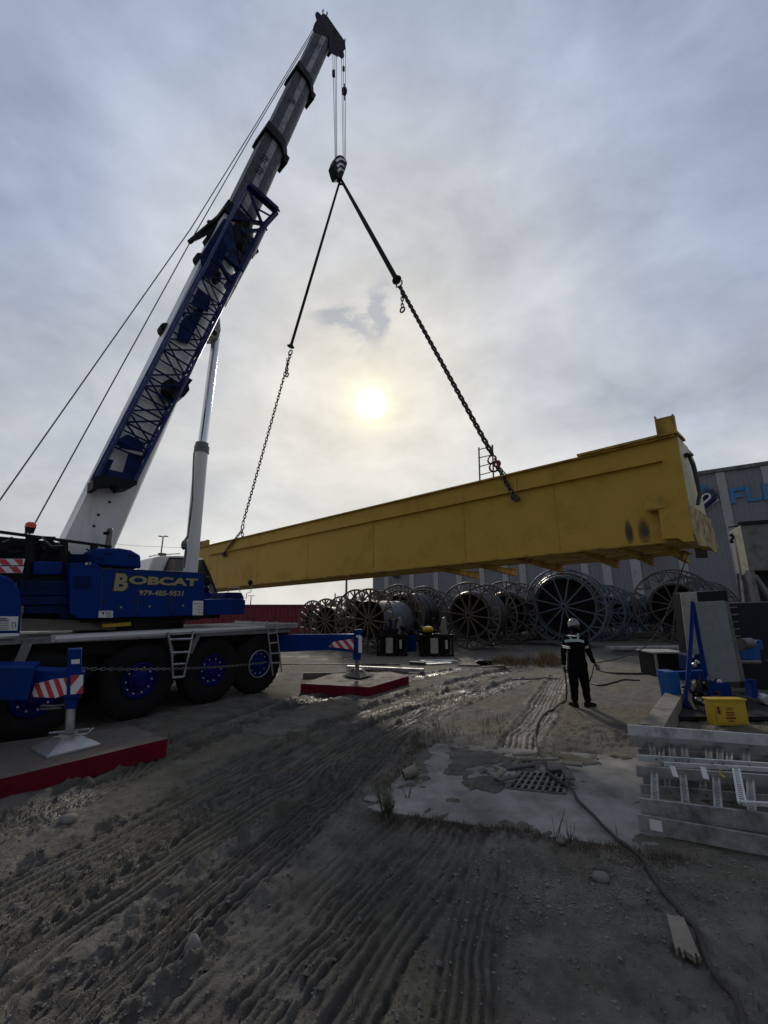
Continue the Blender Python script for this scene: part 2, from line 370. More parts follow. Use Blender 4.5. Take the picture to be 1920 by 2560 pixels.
def inquad(x, y, Q):
    d = np.full(x.shape, 1e9)
    for i in range(4):
        a = Q[i]; b = Q[(i+1) % 4]; e = b-a; n = np.array([-e[1], e[0]])/np.hypot(*e)
        c = sum(Q)/4
        if n @ (c-a) < 0: n = -n
        d = np.minimum(d, (x-a[0])*n[0]+(y-a[1])*n[1])
    return d
def height(x, y):
    R = np.hypot(x, y)
    base = (fbm(x*.7, y*.7, 4, 3)-.5)*.06
    clod = fbm(x*7, y*7, 4, 11, .6); fine = fbm(x*30, y*30, 3, 23, .6)
    z = base + (np.abs(clod-.5)*2)**1.3*.016 + (fine-.5)*.020 + (fbm(x*15, y*15, 3, 29)-.5)*.020
    rough = sm(.45, .7, fbm(x*1.3, y*1.3, 3, 41)); z += rough*(clod-.35)*.018 + sm(.25,.6,x/ (np.abs(y)+.1)+.25*fbm(x,y,3,44))*sm(.5,.62,fbm(x*6,y*6,4,45,.6))*.022*(y<8)
    wet = sm(.58, .72, fbm(x*.9, y*.9, 4, 61))*.35; intr = np.zeros_like(x)
    wob = (fbm(x*1.1, y*1.1, 3, 71)-.5)*.16
    for pts, hw, dep, wt in TR:
        P = spl(pts); bd = np.full(x.shape, 1e9); bs = np.zeros_like(x); acc = 0.0; al = np.zeros_like(x)
        for i in range(len(P)-1):
            a = P[i]; e = P[i+1]-a; L = np.hypot(*e); e = e/L
            t = np.clip((x-a[0])*e[0]+(y-a[1])*e[1], 0, L)
            dx = x-a[0]-e[0]*t; dy = y-a[1]-e[1]*t; d = np.hypot(dx, dy); s = np.sign(dx*e[1]-dy*e[0])
            k = d < bd; bd = np.where(k, d, bd); bs = np.where(k, s*d, bs); al = np.where(k, acc+t, al); acc += L
        dd = bs+wob; ad = np.abs(dd); tl = sm(0, .5, al)*sm(0, .5, acc-al); low = 1.0 if wt > .15 else .9*(.65+.35*sm(.35, .6, fbm(x*.9, y*.9, 2, 301)))
        ins = (1-sm(hw-.05, hw+.05, ad))*tl*low
        dep = dep*1.25; z = z*(1-.78*ins) - dep*ins*(.7+.6*fbm(x*1.7, y*1.7, 2, 93))
        pitch = hw*2/6.0
        rib = np.sin(dd/pitch*2*np.pi + 1.1*np.sin(al*1.3) + 1.0*(fbm(x*5, y*5, 3, 95)-.5)); side = np.sin(al/.07*2*np.pi/2+np.sign(dd)*.9)
        cl = fbm(x*5+3, y*5, 3, 91)
        z += ins*(.5+.5*np.tanh(rib*2.6))*(.038 if wt > .15 else .027)*(sm(.05, .28, cl) if wt > .15 else sm(.20, .42, cl))*(hw > .1)
        fall = 1-sm(hw+.05, hw+.55, ad); z += fall*((fbm(dd*19, al*.55, 4, 201, .6)-.5)*.042+(fbm(dd*8, al*.35+5, 3, 207)-.5)*.03)
        z += ins*side*.010*(ad > hw*.62)
        berm = np.exp(-((ad-hw-.07)/.055)**2); z += berm*(dep*.55)*(.2+1.5*sm(.3,.7,clod)*sm(.3,.65,fbm(x*11, y*11, 4, 97)))*sm(.3, .6, cl+.1)
        wet = np.maximum(wet, max(wt, .50)*(1-sm(hw*.8, hw+.22, ad))*sm(.38, .56, fbm(x*1.6, y*1.6, 3, 77))); grv_shade = ins*sm(.1, -.5, rib)*(hw > .1)*.95; wet = np.maximum(wet, grv_shade*sm(.2, .4, fbm(x*2.5, y*2.5, 3, 83)+.1)); wet = np.maximum(wet, .75*low*tl*np.exp(-((ad-hw)/.035)**2)*sm(.35, .5, fbm(x*2, y*2, 3, 85)+.05)); intr = np.maximum(intr, ins)  # wet track mud, plus groove and edge shade put into the colour mask
    q = inquad(x, y, SLAB); edge = q-.07+(fbm(x*2.2, y*2.2, 5, 55, .62)-.5)*.95
    onz = sm(-.04, .10, edge)
    c = np.array([1.75, 6.6]); mp = G(1180, 1930); mud = np.exp(-(((x-mp.x)/.55)**2+((y-mp.y)/.8)**2))
    mud2 = np.exp(-(((x-G(1250, 1885).x)/1.3)**2+((y-G(1250, 1885).y)/.22)**2)); mud3 = np.exp(-(((x-G(1450, 1905).x)/.8)**2+((y-G(1450, 1905).y)/.25)**2))
    cover = fbm(x*2.6, y*2.6, 5, 57, .6)+.30*mud+.26*mud2+.20*mud3-.02
    zs = -.035+sm(.59, .74, cover)*.052+(clod-.5)*.03*sm(.55, .7, cover)
    z = z*(1-onz)+zs*onz
    z = np.where(inquad(x, y, GRT) > -.01, -.45, z)
    # flatten under the outrigger mats and wheels
    fade = 1-sm(35, 60, R)
    return z*fade, np.clip(wet, 0, 1), intr, rough
NR, NC = 860, 820
ys = 1.25*np.exp(np.linspace(0, math.log(3000/1.25), NR))
# denser near: blend
t = np.linspace(0, 1, NR); ys = np.where(t < .86, 1.3*np.exp(t/.86*math.log(60/1.3)), 60*np.exp((t-.86)/.14*math.log(3500/60)))
uu = np.linspace(-1, 1, NC)
X = uu[None, :]*(1.12*ys[:, None]+1.3); Y = np.repeat(ys[:, None], NC, 1)
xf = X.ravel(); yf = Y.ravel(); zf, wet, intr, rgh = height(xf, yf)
nv = NR*NC
extra = np.array([(-4000, -4000, -.12), (4000, -4000, -.12), (4000, 4000, -.12), (-4000, 4000, -.12)])
co = np.concatenate([np.stack([xf, yf, zf], 1), extra])
i = np.arange(NR-1)[:, None]*NC+np.arange(NC-1)[None, :]; i = i.ravel()
faces = np.stack([i, i+1, i+NC+1, i+NC], 1); faces = np.concatenate([faces, [[nv, nv+1, nv+2, nv+3]]])
me = bpy.data.meshes.new('ground'); me.vertices.add(len(co)); me.vertices.foreach_set('co', co.ravel())
me.loops.add(faces.size); me.loops.foreach_set('vertex_index', faces.ravel().astype(np.int32)); me.polygons.add(len(faces))
me.polygons.foreach_set('loop_start', np.arange(0, faces.size, 4, dtype=np.int32))
me.update(calc_edges=True); me.polygons.foreach_set('use_smooth', np.ones(len(faces), bool))
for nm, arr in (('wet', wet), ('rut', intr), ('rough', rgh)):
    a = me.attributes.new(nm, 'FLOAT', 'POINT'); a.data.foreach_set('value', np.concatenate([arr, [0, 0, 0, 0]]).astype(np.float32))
ground = bpy.data.objects.new('ground', me); COL.objects.link(ground); ground['kind'] = 'structure'
def hz_at(x, y):
    return float(height(np.array([float(x)]), np.array([float(y)]))[0][0])
# bilinear lookup in the height grid for speed
ZG = zf.reshape(NR, NC)
def hz_q(x, y):
    j = int(np.clip(np.searchsorted(ys, y)-1, 0, NR-2)); u0 = (x/(1.12*ys[j]+1.3)+1)/2*(NC-1); i0 = int(np.clip(u0, 0, NC-2)); return float(max(ZG[j, i0], ZG[j+1, i0+1]))
gm = bpy.data.materials.new('wet_mud'); gm.use_nodes = True; nt = gm.node_tree; b = nt.nodes['Principled BSDF']
def nz(scale, det=6, r=.6, vec=None):
    n = nt.nodes.new('ShaderNodeTexNoise'); n.inputs['Scale'].default_value = scale; n.inputs['Detail'].default_value = det; n.inputs['Roughness'].default_value = r
    lnk(nt, geo.outputs['Position'], n.inputs['Vector']); return n.outputs['Fac']
geo = nt.nodes.new('ShaderNodeNewGeometry')
def att(n):
    a = nt.nodes.new('ShaderNodeAttribute'); a.attribute_name = n; return a.outputs['Fac']
def mixc(f, a, c): return wmix(f, a, c)
W_ = nt
base = wmix(wramp(nz(3.0, 8, .65), [(.3, 0.0), (.7, 1.0)]), (.060, .054, .046), (.190, .176, .150))
olive = wramp(nz(.55, 5), [(.46, 0.0), (.62, 1.0)])
base = wmix(wm('MULTIPLY', olive, .65), base, (.125, .113, .058))
pink = wramp(nz(.8, 5), [(.62, 0.0), (.74, 1.0)])
base = wmix(wm('MULTIPLY', pink, .30), base, (.21, .135, .115))
speck = wramp(nz(38, 3, .5), [(.66, 0.0), (.72, 1.0)])
base = wmix(wm('MULTIPLY', speck, .5), base, (.30, .29, .27))
base = wmix(wm('MULTIPLY', att('wet'), .90), base, (.022, .021, .020))  # darkens wet mud; painted groove shade rides in the same mask
lnk(nt, base, b.inputs['Base Color'])
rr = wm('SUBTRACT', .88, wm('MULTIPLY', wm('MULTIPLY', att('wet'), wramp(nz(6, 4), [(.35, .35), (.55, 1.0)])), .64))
lnk(nt, rr, b.inputs['Roughness'])
b.inputs['Specular IOR Level'].default_value = .4
hh = wm('ADD', wm('MULTIPLY', nz(45, 6, .65), .5), wm('MULTIPLY', nz(140, 3, .6), .25))
bp = nt.nodes.new('ShaderNodeBump'); bp.inputs['Strength'].default_value = .9; bp.inputs['Distance'].default_value = .035
lnk(nt, hh, bp.inputs['Height']); lnk(nt, bp.outputs[0], b.inputs['Normal'])
me.materials.append(gm)
# concrete slab with an opening for the drain
def concrete_mat():
    global nt, geo
    m = bpy.data.materials.new('pale_concrete'); m.use_nodes = True; nt = m.node_tree; b = nt.nodes['Principled BSDF']
    geo = nt.nodes.new('ShaderNodeNewGeometry')
    c = wmix(wramp(nz(1.6, 8, .65), [(.35, 0.0), (.65, 1.0)]), (.14, .135, .122), (.32, .312, .288))
    c = wmix(wramp(nz(60, 2), [(.62, 0.0), (.7, .6)]), c, (.10, .10, .095))
    lnk(nt, c, b.inputs['Base Color']); b.inputs['Roughness'].default_value = .92; b.inputs['Specular IOR Level'].default_value = .2
    bp = nt.nodes.new('ShaderNodeBump'); bp.inputs['Strength'].default_value = .35; bp.inputs['Distance'].default_value = .01
    lnk(nt, nz(70, 4), bp.inputs['Height']); lnk(nt, bp.outputs[0], b.inputs['Normal']); return m
M['conc'] = concrete_mat()
def v3(p, z): return Vector((p[0], p[1], z))
mb = MB(); S = SLAB; g_ = GRT
# ring of four quads round the opening (matched corners: near left, near right, far right, far left)
outer = [S[0], S[3], S[2], S[1]]; inner = [g_[0], g_[1], g_[2], g_[3]]
for k in range(4):
    a, b2, c_, d_ = outer[k], outer[(k+1) % 4], inner[(k+1) % 4], inner[k]
    mb.add([v3(a, 0), v3(b2, 0), v3(c_, 0), v3(d_, 0)], [(0, 1, 2, 3)])
    mb.add([v3(d_, 0), v3(c_, 0), v3(c_, -.4), v3(d_, -.4)], [(0, 1, 2, 3)])
    mb.add([v3(a, 0), v3(b2, 0), v3(b2, -.15), v3(a, -.15)], [(0, 1, 2, 3)])
slab = mb.build('concrete_pad', M['conc'], fix=False); slab['kind'] = 'structure'
# ------------------------------------------------------------------ drain grate
mb = MB(); A, B_, C_, D_ = [v3(p, .004) for p in GRT]
def gq(u, v): return (A*(1-u)+B_*u)*(1-v)+(D_*(1-u)+C_*u)*v
for k in range(9):
    u = k/8; mb.bar(gq(u, 0), gq(u, 1), .028 if 0 < k < 8 else .04, .03, (0, 0, 1))
for k in range(5):
    v = k/4; mb.bar(gq(0, v)-Vector((0, 0, .004)), gq(1, v)-Vector((0, 0, .004)), .022, .026, (0, 0, 1))
single(mb, 'drain_grate', M['dsteel'], 'rusty square iron drain grate set in the pale concrete pad', 'drain grate')
# ================================================================== CRANE
root = thing('mobile_crane', CP(5, -9.9, 0), 'blue and white mobile crane with raised telescopic boom and black tyres', 'crane')
# --- carrier
ch = MB(); ch.box(-3, 8.0, -11.1, -8.75, 1.22, 1.50, CP); ch.box(-3, 7.9, -10.5, -9.2, .72, 1.22, CP)
for s in (.9, 2.5, 4.08, 5.61, 6.87): ch.tube([CP(s, -11.1, .69), CP(s, -8.8, .69)], .09, 8)
for s in (1.7, 3.3, 4.85, 6.25): ch.box(s-.14, s+.14, -11.0, -8.9, .78, 1.25, CP)
chassis = ch.build('chassis', M['black'], root, bevel=.01)
dk = MB(); dk.box(-3, 8.02, -11.25, -8.52, 1.50, 1.56, CP); deck = dk.build('deck', M['grey'], root)
dk = MB(); dk.box(2.55, 8.04, -8.518, -8.44, 1.50, 1.62, CP); dk.box(8.022, 8.06, -11.25, -8.52, 1.50, 1.62, CP)
e = dk.build('deck_edge', M['alu'], deck)
dk = MB(); dk.box(2.60, 6.9, -8.438, -8.43, 1.545, 1.60, CP); dk.build('marker_strip', M['stripe_white'], deck)
fm = MB()
def fb(pts, w=.05, h=.14, n=-8.47):
    for a, b in zip(pts[:-1], pts[1:]): fm.bar(CP(a[0], n, a[1]), CP(b[0], n, b[1]), w, h, N)
def fbar(pts, h=.13):
    for a, b in zip(pts[:-1], pts[1:]):
        p = CX(*a, n=-8.47); q = CX(*b, n=-8.47); fm.bar(p, q, h, .04, N)
fbar([(33, 1690), (72, 1600)]); fbar([(66, 1603), (416, 1588)], .10); fbar([(419, 1585), (434, 1640)], .06)
fbar([(497, 1585), (474, 1634)], .10); fbar([(497, 1587), (725, 1577)], .08)
fm.build('fender_frame', M['grey'], root, bevel=.006)
lm = MB()
def ladder(mb, L, Rr, ys_, n, r=.018):
    mb.tube([CX(*p, n=n) for p in L], r, 6); mb.tube([CX(*p, n=n) for p in Rr], r, 6)
    def at(P, y):
        for a, b in zip(P[:-1], P[1:]):
            if min(a[1], b[1]) <= y <= max(a[1], b[1]): k = (y-a[1])/(b[1]-a[1]+1e-9); return (a[0]+(b[0]-a[0])*k, y)
        return P[-1]
    for y in ys_: mb.tube([CX(*at(L, y), n=n), CX(*at(Rr, y-2), n=n)], r*1.1, 6)
ladder(lm, [(420, 1580), (430, 1640), (433, 1696)], [(484, 1576), (472, 1635), (459, 1692)], [1599, 1632, 1661, 1694], -8.40, .022)
lm.build('step_ladder', M['alu'], root)
lm = MB(); ladder(lm, [(667, 1553), (675, 1625), (682, 1688)], [(689, 1554), (698, 1625), (704, 1680)], [1562, 1584, 1608, 1634, 1658], -8.30, .018)
lm.build('access_ladder', M['alu'], root)
# --- wheels
def wheel(s, near=True):
    n0 = -8.5 if near else -11.2; ax = N if near else -N
    c = CP(s, n0, .69)
    t = MB(); t.lathe(c, ax, [(-.36, .30), (-.38, .40), (-.37, .60), (-.33, .67), (-.26, .692), (-.10, .692), (-.03, .67), (.0, .60), (.012, .40), (-.02, .335), (-.10, .325)], 48)
    a, b = frame(ax)
    for k in range(30):
        th = 2*math.pi*k/30; rd = a*math.cos(th)+b*math.sin(th)
        t.bar(c+ax*(-.34)+rd*.66, c+ax*(-.21)+rd*.70, .05, .03, rd); t.bar(c+ax*(-.01)+rd*.655, c+ax*(-.15)+rd*.70, .05, .03, rd)
    tt = t.build('tyre', M['rubber'], root, smooth=True, sharp=50)
    r = MB(); r.lathe(c, ax, [(-.10, .335), (.0, .325), (.005, .305), (-.07, .285), (-.09, .20), (-.04, .19), (-.02, .13), (.03, .11), (.035, .0)], 32)
    rim = r.build('rim', M['rim'], root, smooth=True)
    bm_ = MB()
    for k in range(10):
        th = 2*math.pi*k/10; rd = a*math.cos(th)+b*math.sin(th); bm_.tube([c+rd*.235-ax*.085, c+rd*.235-ax*.045], .016, 6)
    
    if near: each(bm_, 'wheel_bolt', M['steel'], rim)
for s in (.95, 2.5, 4.08, 5.61, 6.87): wheel(s); wheel(s, False)
rr_ = MB(); rr_.ring(CP(6.87, -8.492, .69), N, .315, .014, 40, 6); rr_.build('rim_ring', M['alu'], root)
# --- outriggers
def outrigger(Y, fx, fy, box, beam, jackp, collarp, board, endb, rodp, near, k0):
    def pr(name, pts, dy, d, m, par=root, bev=.01):
        b = MB(); b.prism([PY(x, y, Y+dy) for x, y in pts], Vector(((-.70 if near else .0)*d, d, 0))); return b.build(name, M[m], par, bevel=bev)
    if box: pr('outrigger_housing', box, -.10, .62, 'blue')
    bm_ = pr('outrigger_beam', beam, 0, .34, 'blue')
    jk = pr('jack_housing', jackp, -.03, .20, 'blue'); pr('jack_collar', collarp, .02, .17, 'blue', jk)
    (x0, x1, y0, y1) = (min(p[0] for p in jackp), max(p[0] for p in jackp), min(p[1] for p in jackp), 0)
    w = x1-x0; pr('data_plate', [(x0+w*.32, y0+w*.72), (x1-w*.12, y0+w*.68), (x1-w*.12, y0+w*.98), (x0+w*.32, y0+w*1.0)], -.036, .005, 'sign', jk, 0)
    bd = pr('warning_board', board, -.012, .01, 'stripe_white', bm_, 0)
    # stripes clipped to the board outline
    def clip(poly, a, b_, c_):
        out = []
        for i in range(len(poly)):
            p, q = poly[i], poly[(i+1) % len(poly)]; fp = a*p[0]+b_*p[1]-c_; fq = a*q[0]+b_*q[1]-c_
            if fp >= 0: out.append(p)
            if fp*fq < 0: t = fp/(fp-fq); out.append((p[0]+(q[0]-p[0])*t, p[1]+(q[1]-p[1])*t))
        return out
    sl = k0; bx0 = min(p[0] for p in board)-40; st = 26 if near else 21; k = 0
    while k < 9:
        c0_ = bx0+k*st
        if True:
            nx, ny = 1.0, -sl      # lines x - sl*(y-ymid) = c
            ym = sum(p[1] for p in board)/len(board); q = [(p[0], p[1]-ym) for p in board]
            q = clip(q, nx, ny, c0_)
            if len(q) > 2: q = clip(q, -nx, -ny, -(c0_+st*.5))
            if len(q) > 2:
                b = MB(); b.add([PY(p[0], p[1]+ym, Y-.0165) for p in q], [tuple(range(len(q)))]); b.build('warning_stripe', M['stripe_red'], bd, fix=False)
        k += 1
    eb = pr('end_board', endb, -.045, .01, 'stripe_white', bm_, 0); A_, B1, C1, D1 = endb
    def L2(p, q, t): return (p[0]+(q[0]-p[0])*t, p[1]+(q[1]-p[1])*t)
    b = MB()
    for poly in ([L2(A_, B1, .0), L2(A_, B1, .75), L2(A_, D1, .55), A_][:3], [L2(B1, C1, .5), C1, L2(D1, C1, .42)]):
        if near: b.add([PY(x, y, Y-.049) for x, y in poly], [(0, 1, 2)])
    if near: b.build('warning_stripe', M['stripe_red'], eb, fix=False)
    (rx0, ry0), (rx1, ry1), rr_ = rodp
    b = MB(); b.tube([PY(rx0, ry0, Y+.08), PY(rx1, ry1, Y+.08)], rr_, 18); b.build('jack_rod', M['alu'] if near else M['dsteel'], root, smooth=True)
    # handle frame under the beam
    b = MB(); hx = rx0-(16 if near else 8); hy = ry0-(8 if near else 8); ww = 58 if near else 27
    b.tube([PY(hx, hy, Y), PY(hx-ww*.4, hy+3, Y), PY(hx-ww, hy+2, Y), PY(hx-ww, hy+11, Y), PY(hx-ww*.15, hy+8, Y)], .014, 6); b.build('grab_handle', M['dsteel'], jk)
    f = MB(); z = .225; g = G(fx, fy, z); e1 = U*.30; e2 = N*.30; c = Vector((g.x, g.y, 0)); zz_ = Vector((0, 0, 1))
    def q4(k, z_): return [c-e1*k-e2*k+zz_*z_, c+e1*k-e2*k+zz_*z_, c+e1*k+e2*k+zz_*z_, c-e1*k+e2*k+zz_*z_]
    f.add(q4(1, z)+q4(1, z+.022)+q4(.36, z+.14), [(3, 2, 1, 0), (0, 1, 5, 4), (1, 2, 6, 5), (2, 3, 7, 6), (3, 0, 4, 7), (4, 5, 9, 8), (5, 6, 10, 9), (6, 7, 11, 10), (7, 4, 8, 11), (8, 9, 10, 11)])
    f.lathe(c+zz_*(z+.13), (0, 0, 1), [(0, 0), (0, .12), (.05, .11), (.07, 0)], 20)
    f.tube([c+Vector((-.28, .02, z+.17)), c+Vector((.22, .1, z+.20))], .013, 6); f.tube([c+Vector((-.1, -.12, z+.16)), c+Vector((.26, -.02, z+.17)), c+Vector((.24, .12, z+.2))], .012, 6)
    f.build('outrigger_foot', M['alu'] if near else M['dsteel'], root)
outrigger(5.85, 166, 1868, [(-260, 1669), (84, 1669), (84, 1684), (69, 1751), (-260, 1751)], [(60, 1674), (83, 1675), (212, 1680), (208, 1737), (166, 1745), (60, 1743)], [(168, 1624), (204, 1622), (202, 1745), (166, 1745)], [(160, 1738), (193, 1738), (190, 1772), (160, 1774)],
          [(77, 1742), (88, 1710), (139, 1697), (172, 1695), (172, 1734), (139, 1745)], [(177, 1690), (208, 1687), (207, 1734), (176, 1736)], ((177, 1770), (174, 1832), .052), True, .36)
outrigger(11.2, 896, 1690, None, [(560, 1588), (740, 1587), (884, 1586), (904, 1592), (904, 1632), (874, 1630), (820, 1625), (718, 1630), (560, 1632)], [(884, 1574), (904, 1574), (904, 1634), (884, 1632)], [(882, 1632), (902, 1632), (901, 1650), (883, 1650)],
          [(822, 1617), (835, 1604), (894, 1595), (895, 1631), (874, 1623)], [(896, 1591), (905, 1591), (905, 1632), (896, 1632)], ((893, 1648), (893, 1680), .055), False, .8)
cn = MB()
def chain(mb, p, q, pitch=.1, r=.012, w=.035, sag=0):
    p = Vector(p); q = Vector(q); L = (q-p).length; n = max(2, int(L/pitch)); d0 = (q-p)
    pts = [p+d0*(k/n)-Vector((0, 0, 4*sag*(k/n)*(1-k/n))) for k in range(n+1)]
    for k in range(n):
        a, b = pts[k], pts[k+1]; d = (b-a).normalized(); s1, s2 = frame(d); s = s1 if k % 2 else s2
        hl = (b-a).length*.5+r*1.2; c = (a+b)/2; lp = []
        for j in range(8):
            th = 2*math.pi*j/8; cx = math.cos(th); sx = math.sin(th)
            lp.append(c+d*((hl-w*.9)*(1 if cx > 0 else -1)+w*.9*cx)+s*(w*sx))
        mb.tube(lp, r, 5, closed=True)
chain(cn, CX(205, 1672, -6.9), CX(665, 1656, -8.2), .07, .007, .02, .06); cn.build('safety_chain', M['dsteel'], root)
# --- items lying on deck under the superstructure
it = MB(); it.prism([SX(55, 1546, .9), SX(55, 1578, .9), SX(340, 1574, .9), SX(345, 1558, .9), SX(200, 1550, .9)], -SM*1.2); it.build('deck_locker', M['beige'], root)
it = MB(); it.prism([SX(258, 1569, 1.1), SX(255, 1561, 1.1), SX(327, 1555, 1.1), SX(328, 1564, 1.1)], -SM*.3); it.build('wheel_chock', M['yel'], root)
it = MB(); it.lathe(SP(0, 1.56, 0), (0, 0, 1), [(0, 0), (0, 1.05), (.34, 1.05), (.34, 0)], 40); it.build('slewing_ring', M['black'], root)
# --- superstructure
def pp(name, pts, l, d, m, par=root, bev=.015):
    b = MB(); b.prism([SX(x, y, l) for x, y in pts], -SM*d); return b.build(name, M[m], par, bevel=bev)
hs_ = pp('engine_housing', [(202, 1547), (174, 1535), (174, 1408), (234, 1406), (256, 1420), (355, 1424), (511, 1432), (511, 1538)], 1.25, .9, 'blue')
pp('engine_hood', [(236, 1412), (234, 1371), (300, 1370), (329, 1375), (352, 1388), (354, 1421)], 1.22, .8, 'blue', hs_, .04)
# seams and doors
sm_ = MB()
for a, b in (((256, 1421), (252, 1542)), ((347, 1424), (343, 1542)), ((431, 1429), (428, 1540)), ((256, 1421), (511, 1433))):
    sm_.bar(SX(*a, 1.253), SX(*b, 1.253), .012, .006, SM)
sm_.build('door_seam', M['ink'], hs_)
pp('deck_base', [(202, 1547), (202, 1556), (550, 1545), (550, 1536)], 1.0, 2.0, 'black'); pp('counterweight_base', [(56, 1528), (56, 1553), (202, 1556), (202, 1530)], .8, 1.6, 'black')
fl = pp('front_platform', [(511, 1499), (553, 1497), (608, 1497), (614, 1501), (612, 1536), (511, 1538)], 1.15, 1.1, 'blue')
pp('tool_box', [(553, 1497), (566, 1481), (604, 1481), (612, 1497)], .9, .7, 'navy', fl)
rl = MB(); rl.tube([SX(570, 1481, .9), SX(571, 1470, .9), SX(598, 1469, .9), SX(600, 1479, .9)], .012, 6)
rl.tube([SX(615, 1497, .9), SX(617, 1483, .9), SX(627, 1480, .9), SX(629, 1463, .9)], .01, 6); each(rl, 'handrail', M['alu'], fl)
mr = MB(); mr.blob(SX(626, 1456, .9), .06, .05, .08, 3, 2, .02); mr.build('mirror', M['black'], fl, smooth=True)
# signs
def sign(pts, l, name='sign_plate', par=hs_):
    b = MB(); b.prism([SX(x, y, l) for x, y in pts], SM*.006); s = b.build(name, M['sign'], par)
    (x0, y0), (x1, y1) = pts[0], pts[2]; k = MB()
    for i in range(4):
        yy = y0+(y1-y0)*(.2+.2*i); xx = x0+(x1-x0)*(.48 if i else .1)
        k.bar(SX(xx, yy, l+.009), SX(x1-(x1-x0)*.1, yy, l+.009), .008, .004, SM)
    k.build('print', M['ink'], s); return s
sign([(247, 1527), (282, 1527), (282, 1544), (246, 1544)], 1.253); sign([(482, 1502), (508, 1502), (507, 1538), (481, 1538)], 1.253); sign([(214, 1406), (227, 1406), (226, 1412), (213, 1412)], 1.253)
# lettering
def text(body, pL, pR, hgt, l, mat, par, off=0.0, lift=.008, sx=None, name='lettering'):
    cu = bpy.data.curves.new(name, 'FONT'); cu.body = body; cu.size = 1; cu.offset = off; cu.extrude = .0; cu.resolution_u = 4
    o = bpy.data.objects.new(name+'_tmp', cu); COL.objects.link(o); bpy.context.view_layer.update()
    me = bpy.data.meshes.new_from_object(o.evaluated_get(bpy.context.evaluated_depsgraph_get())); bpy.data.objects.remove(o)
    vs = np.array([v.co[:] for v in me.vertices]); mn = vs.min(0); mx = vs.max(0)
    pL = Vector(pL); pR = Vector(pR); ex = pR-pL; ez = Vector((0, 0, 1)); nr = ex.cross(ez).normalized()
    b = MB()
    P = [pL+ex*((v[0]-mn[0])/(mx[0]-mn[0]))+ez*((v[1]-mn[1])/(mx[1]-mn[1])*hgt)+nr*lift for v in vs]
    b.add(P, [tuple(p.vertices) for p in me.polygons])
    return b.build(name, M[mat], par, fix=False)
def htx(body, x0, x1, yb, yt, off=.02, outl=.055, mat='gold'):
    a = SX(x0, yb, 1.25); c = SX(x1, yb, 1.25); c.z = a.z; hh = SX(x0, yt, 1.25).z-a.z; g = .02
    d = (c-a).normalized()
    if outl: text(body, a-d*g-Vector((0, 0, g)), c+d*g-Vector((0, 0, g)), hh+2*g, 1.25, 'ink', hs_, off=outl, lift=.012)
    text(body, a, c, hh, 1.25, mat, hs_, off=off, lift=.018)
htx('B', 283, 317, 1477, 1433, .045, .07); htx('OBCAT', 321, 493, 1460, 1439, .045, .07)
htx('979-485-9531', 346, 457, 1489, 1475, .03, 0)
# handles, hinges, grille and small decals on the housing
b = MB()
for x, y in ((262, 1500), (336, 1500), (354, 1498), (424, 1496), (438, 1494)): b.bar(SX(x, y, 1.262), SX(x, y+9, 1.262), .02, .02)
each(b, 'door_handle', M['ink'], hs_)
b = MB()
for x, y in ((258, 1432), (258, 1530), (345, 1436), (345, 1532), (429, 1440), (429, 1530)): b.tube([SX(x, y, 1.258), SX(x, y+6, 1.258)], .012, 6)
each(b, 'hinge', M['navy'], hs_)
b = MB()
for k in range(7): b.bar(SX(184, 1440+k*5, 1.256), SX(228, 1441+k*5, 1.256), .018, .012, SM)
each(b, 'grille_slat', M['navy'], hs_)
b = MB()
for x, y in ((300, 1518), (372, 1516), (455, 1514)): b.bar(SX(x, y, 1.256), SX(x+5, y, 1.256), .035, .004, SM)
each(b, 'warning_decal', M['gold'], hs_)
b = MB()
for x, y in ((240, 1395), (262, 1382), (320, 1388)): b.bar(SX(x, y, 1.228), SX(x+22, y+2, 1.228), .02, .02)
each(b, 'hood_handle', M['navy'], hs_)
b = MB(); b.tube([SX(212, 1552, 1.0), SX(260, 1560, 1.05), SX(330, 1553, 1.0), SX(420, 1556, 1.0), SX(500, 1547, .95)], .018, 6); b.tube([SX(230, 1556, .9), SX(290, 1566, 1.0), SX(380, 1560, 1.0)], .014, 6); b.build('deck_hose', M['ink'], root)
# counterweight slabs behind
cw = pp('counterweight', [(45, 1452), (202, 1452), (202, 1489), (45, 1489)], 1.1, 2.2, 'navy')
pp('counterweight_core', [(60, 1460), (202, 1460), (202, 1540), (60, 1536)], .9, 1.6, 'black', cw); pp('counterweight_slab', [(50, 1491), (202, 1490), (202, 1512), (50, 1513)], 1.1, 2.2, 'navy', cw); pp('counterweight_slab', [(60, 1515), (202, 1514), (202, 1546), (150, 1546), (150, 1534), (60, 1534)], 1.08, 2.2, 'navy', cw)
# big rounded ballast block at the frame edge
bl = pp('ballast_block', [(-120, 1590), (-120, 1440), (0, 1437), (22, 1443), (40, 1458), (50, 1480), (53, 1505), (50, 1592)], 1.75, .9, 'blue', root, .03)
b = MB(); b.prism([SX(-60, 1577, 1.753), SX(-60, 1541, 1.753), (SX(46, 1541, 1.753)), SX(43, 1576, 1.753)], SM*.006); sg = b.build('sign_plate', M['sign'], bl)
b = MB()
for i in range(7): b.bar(SX(-50, 1546+i*4.5, 1.762), SX(22 if i else 18, 1546+i*4.5, 1.762), .016 if i < 2 else .008, .003, SM)
b.bar(SX(30, 1556, 1.762), SX(31, 1572, 1.762), .008, .003, SM); b.bar(SX(28, 1556, 1.762), SX(40, 1557, 1.762), .008, .003, SM); b.bar(SX(38, 1557, 1.762), SX(39, 1570, 1.762), .008, .003, SM)
b.build('print', M['ink'], sg)
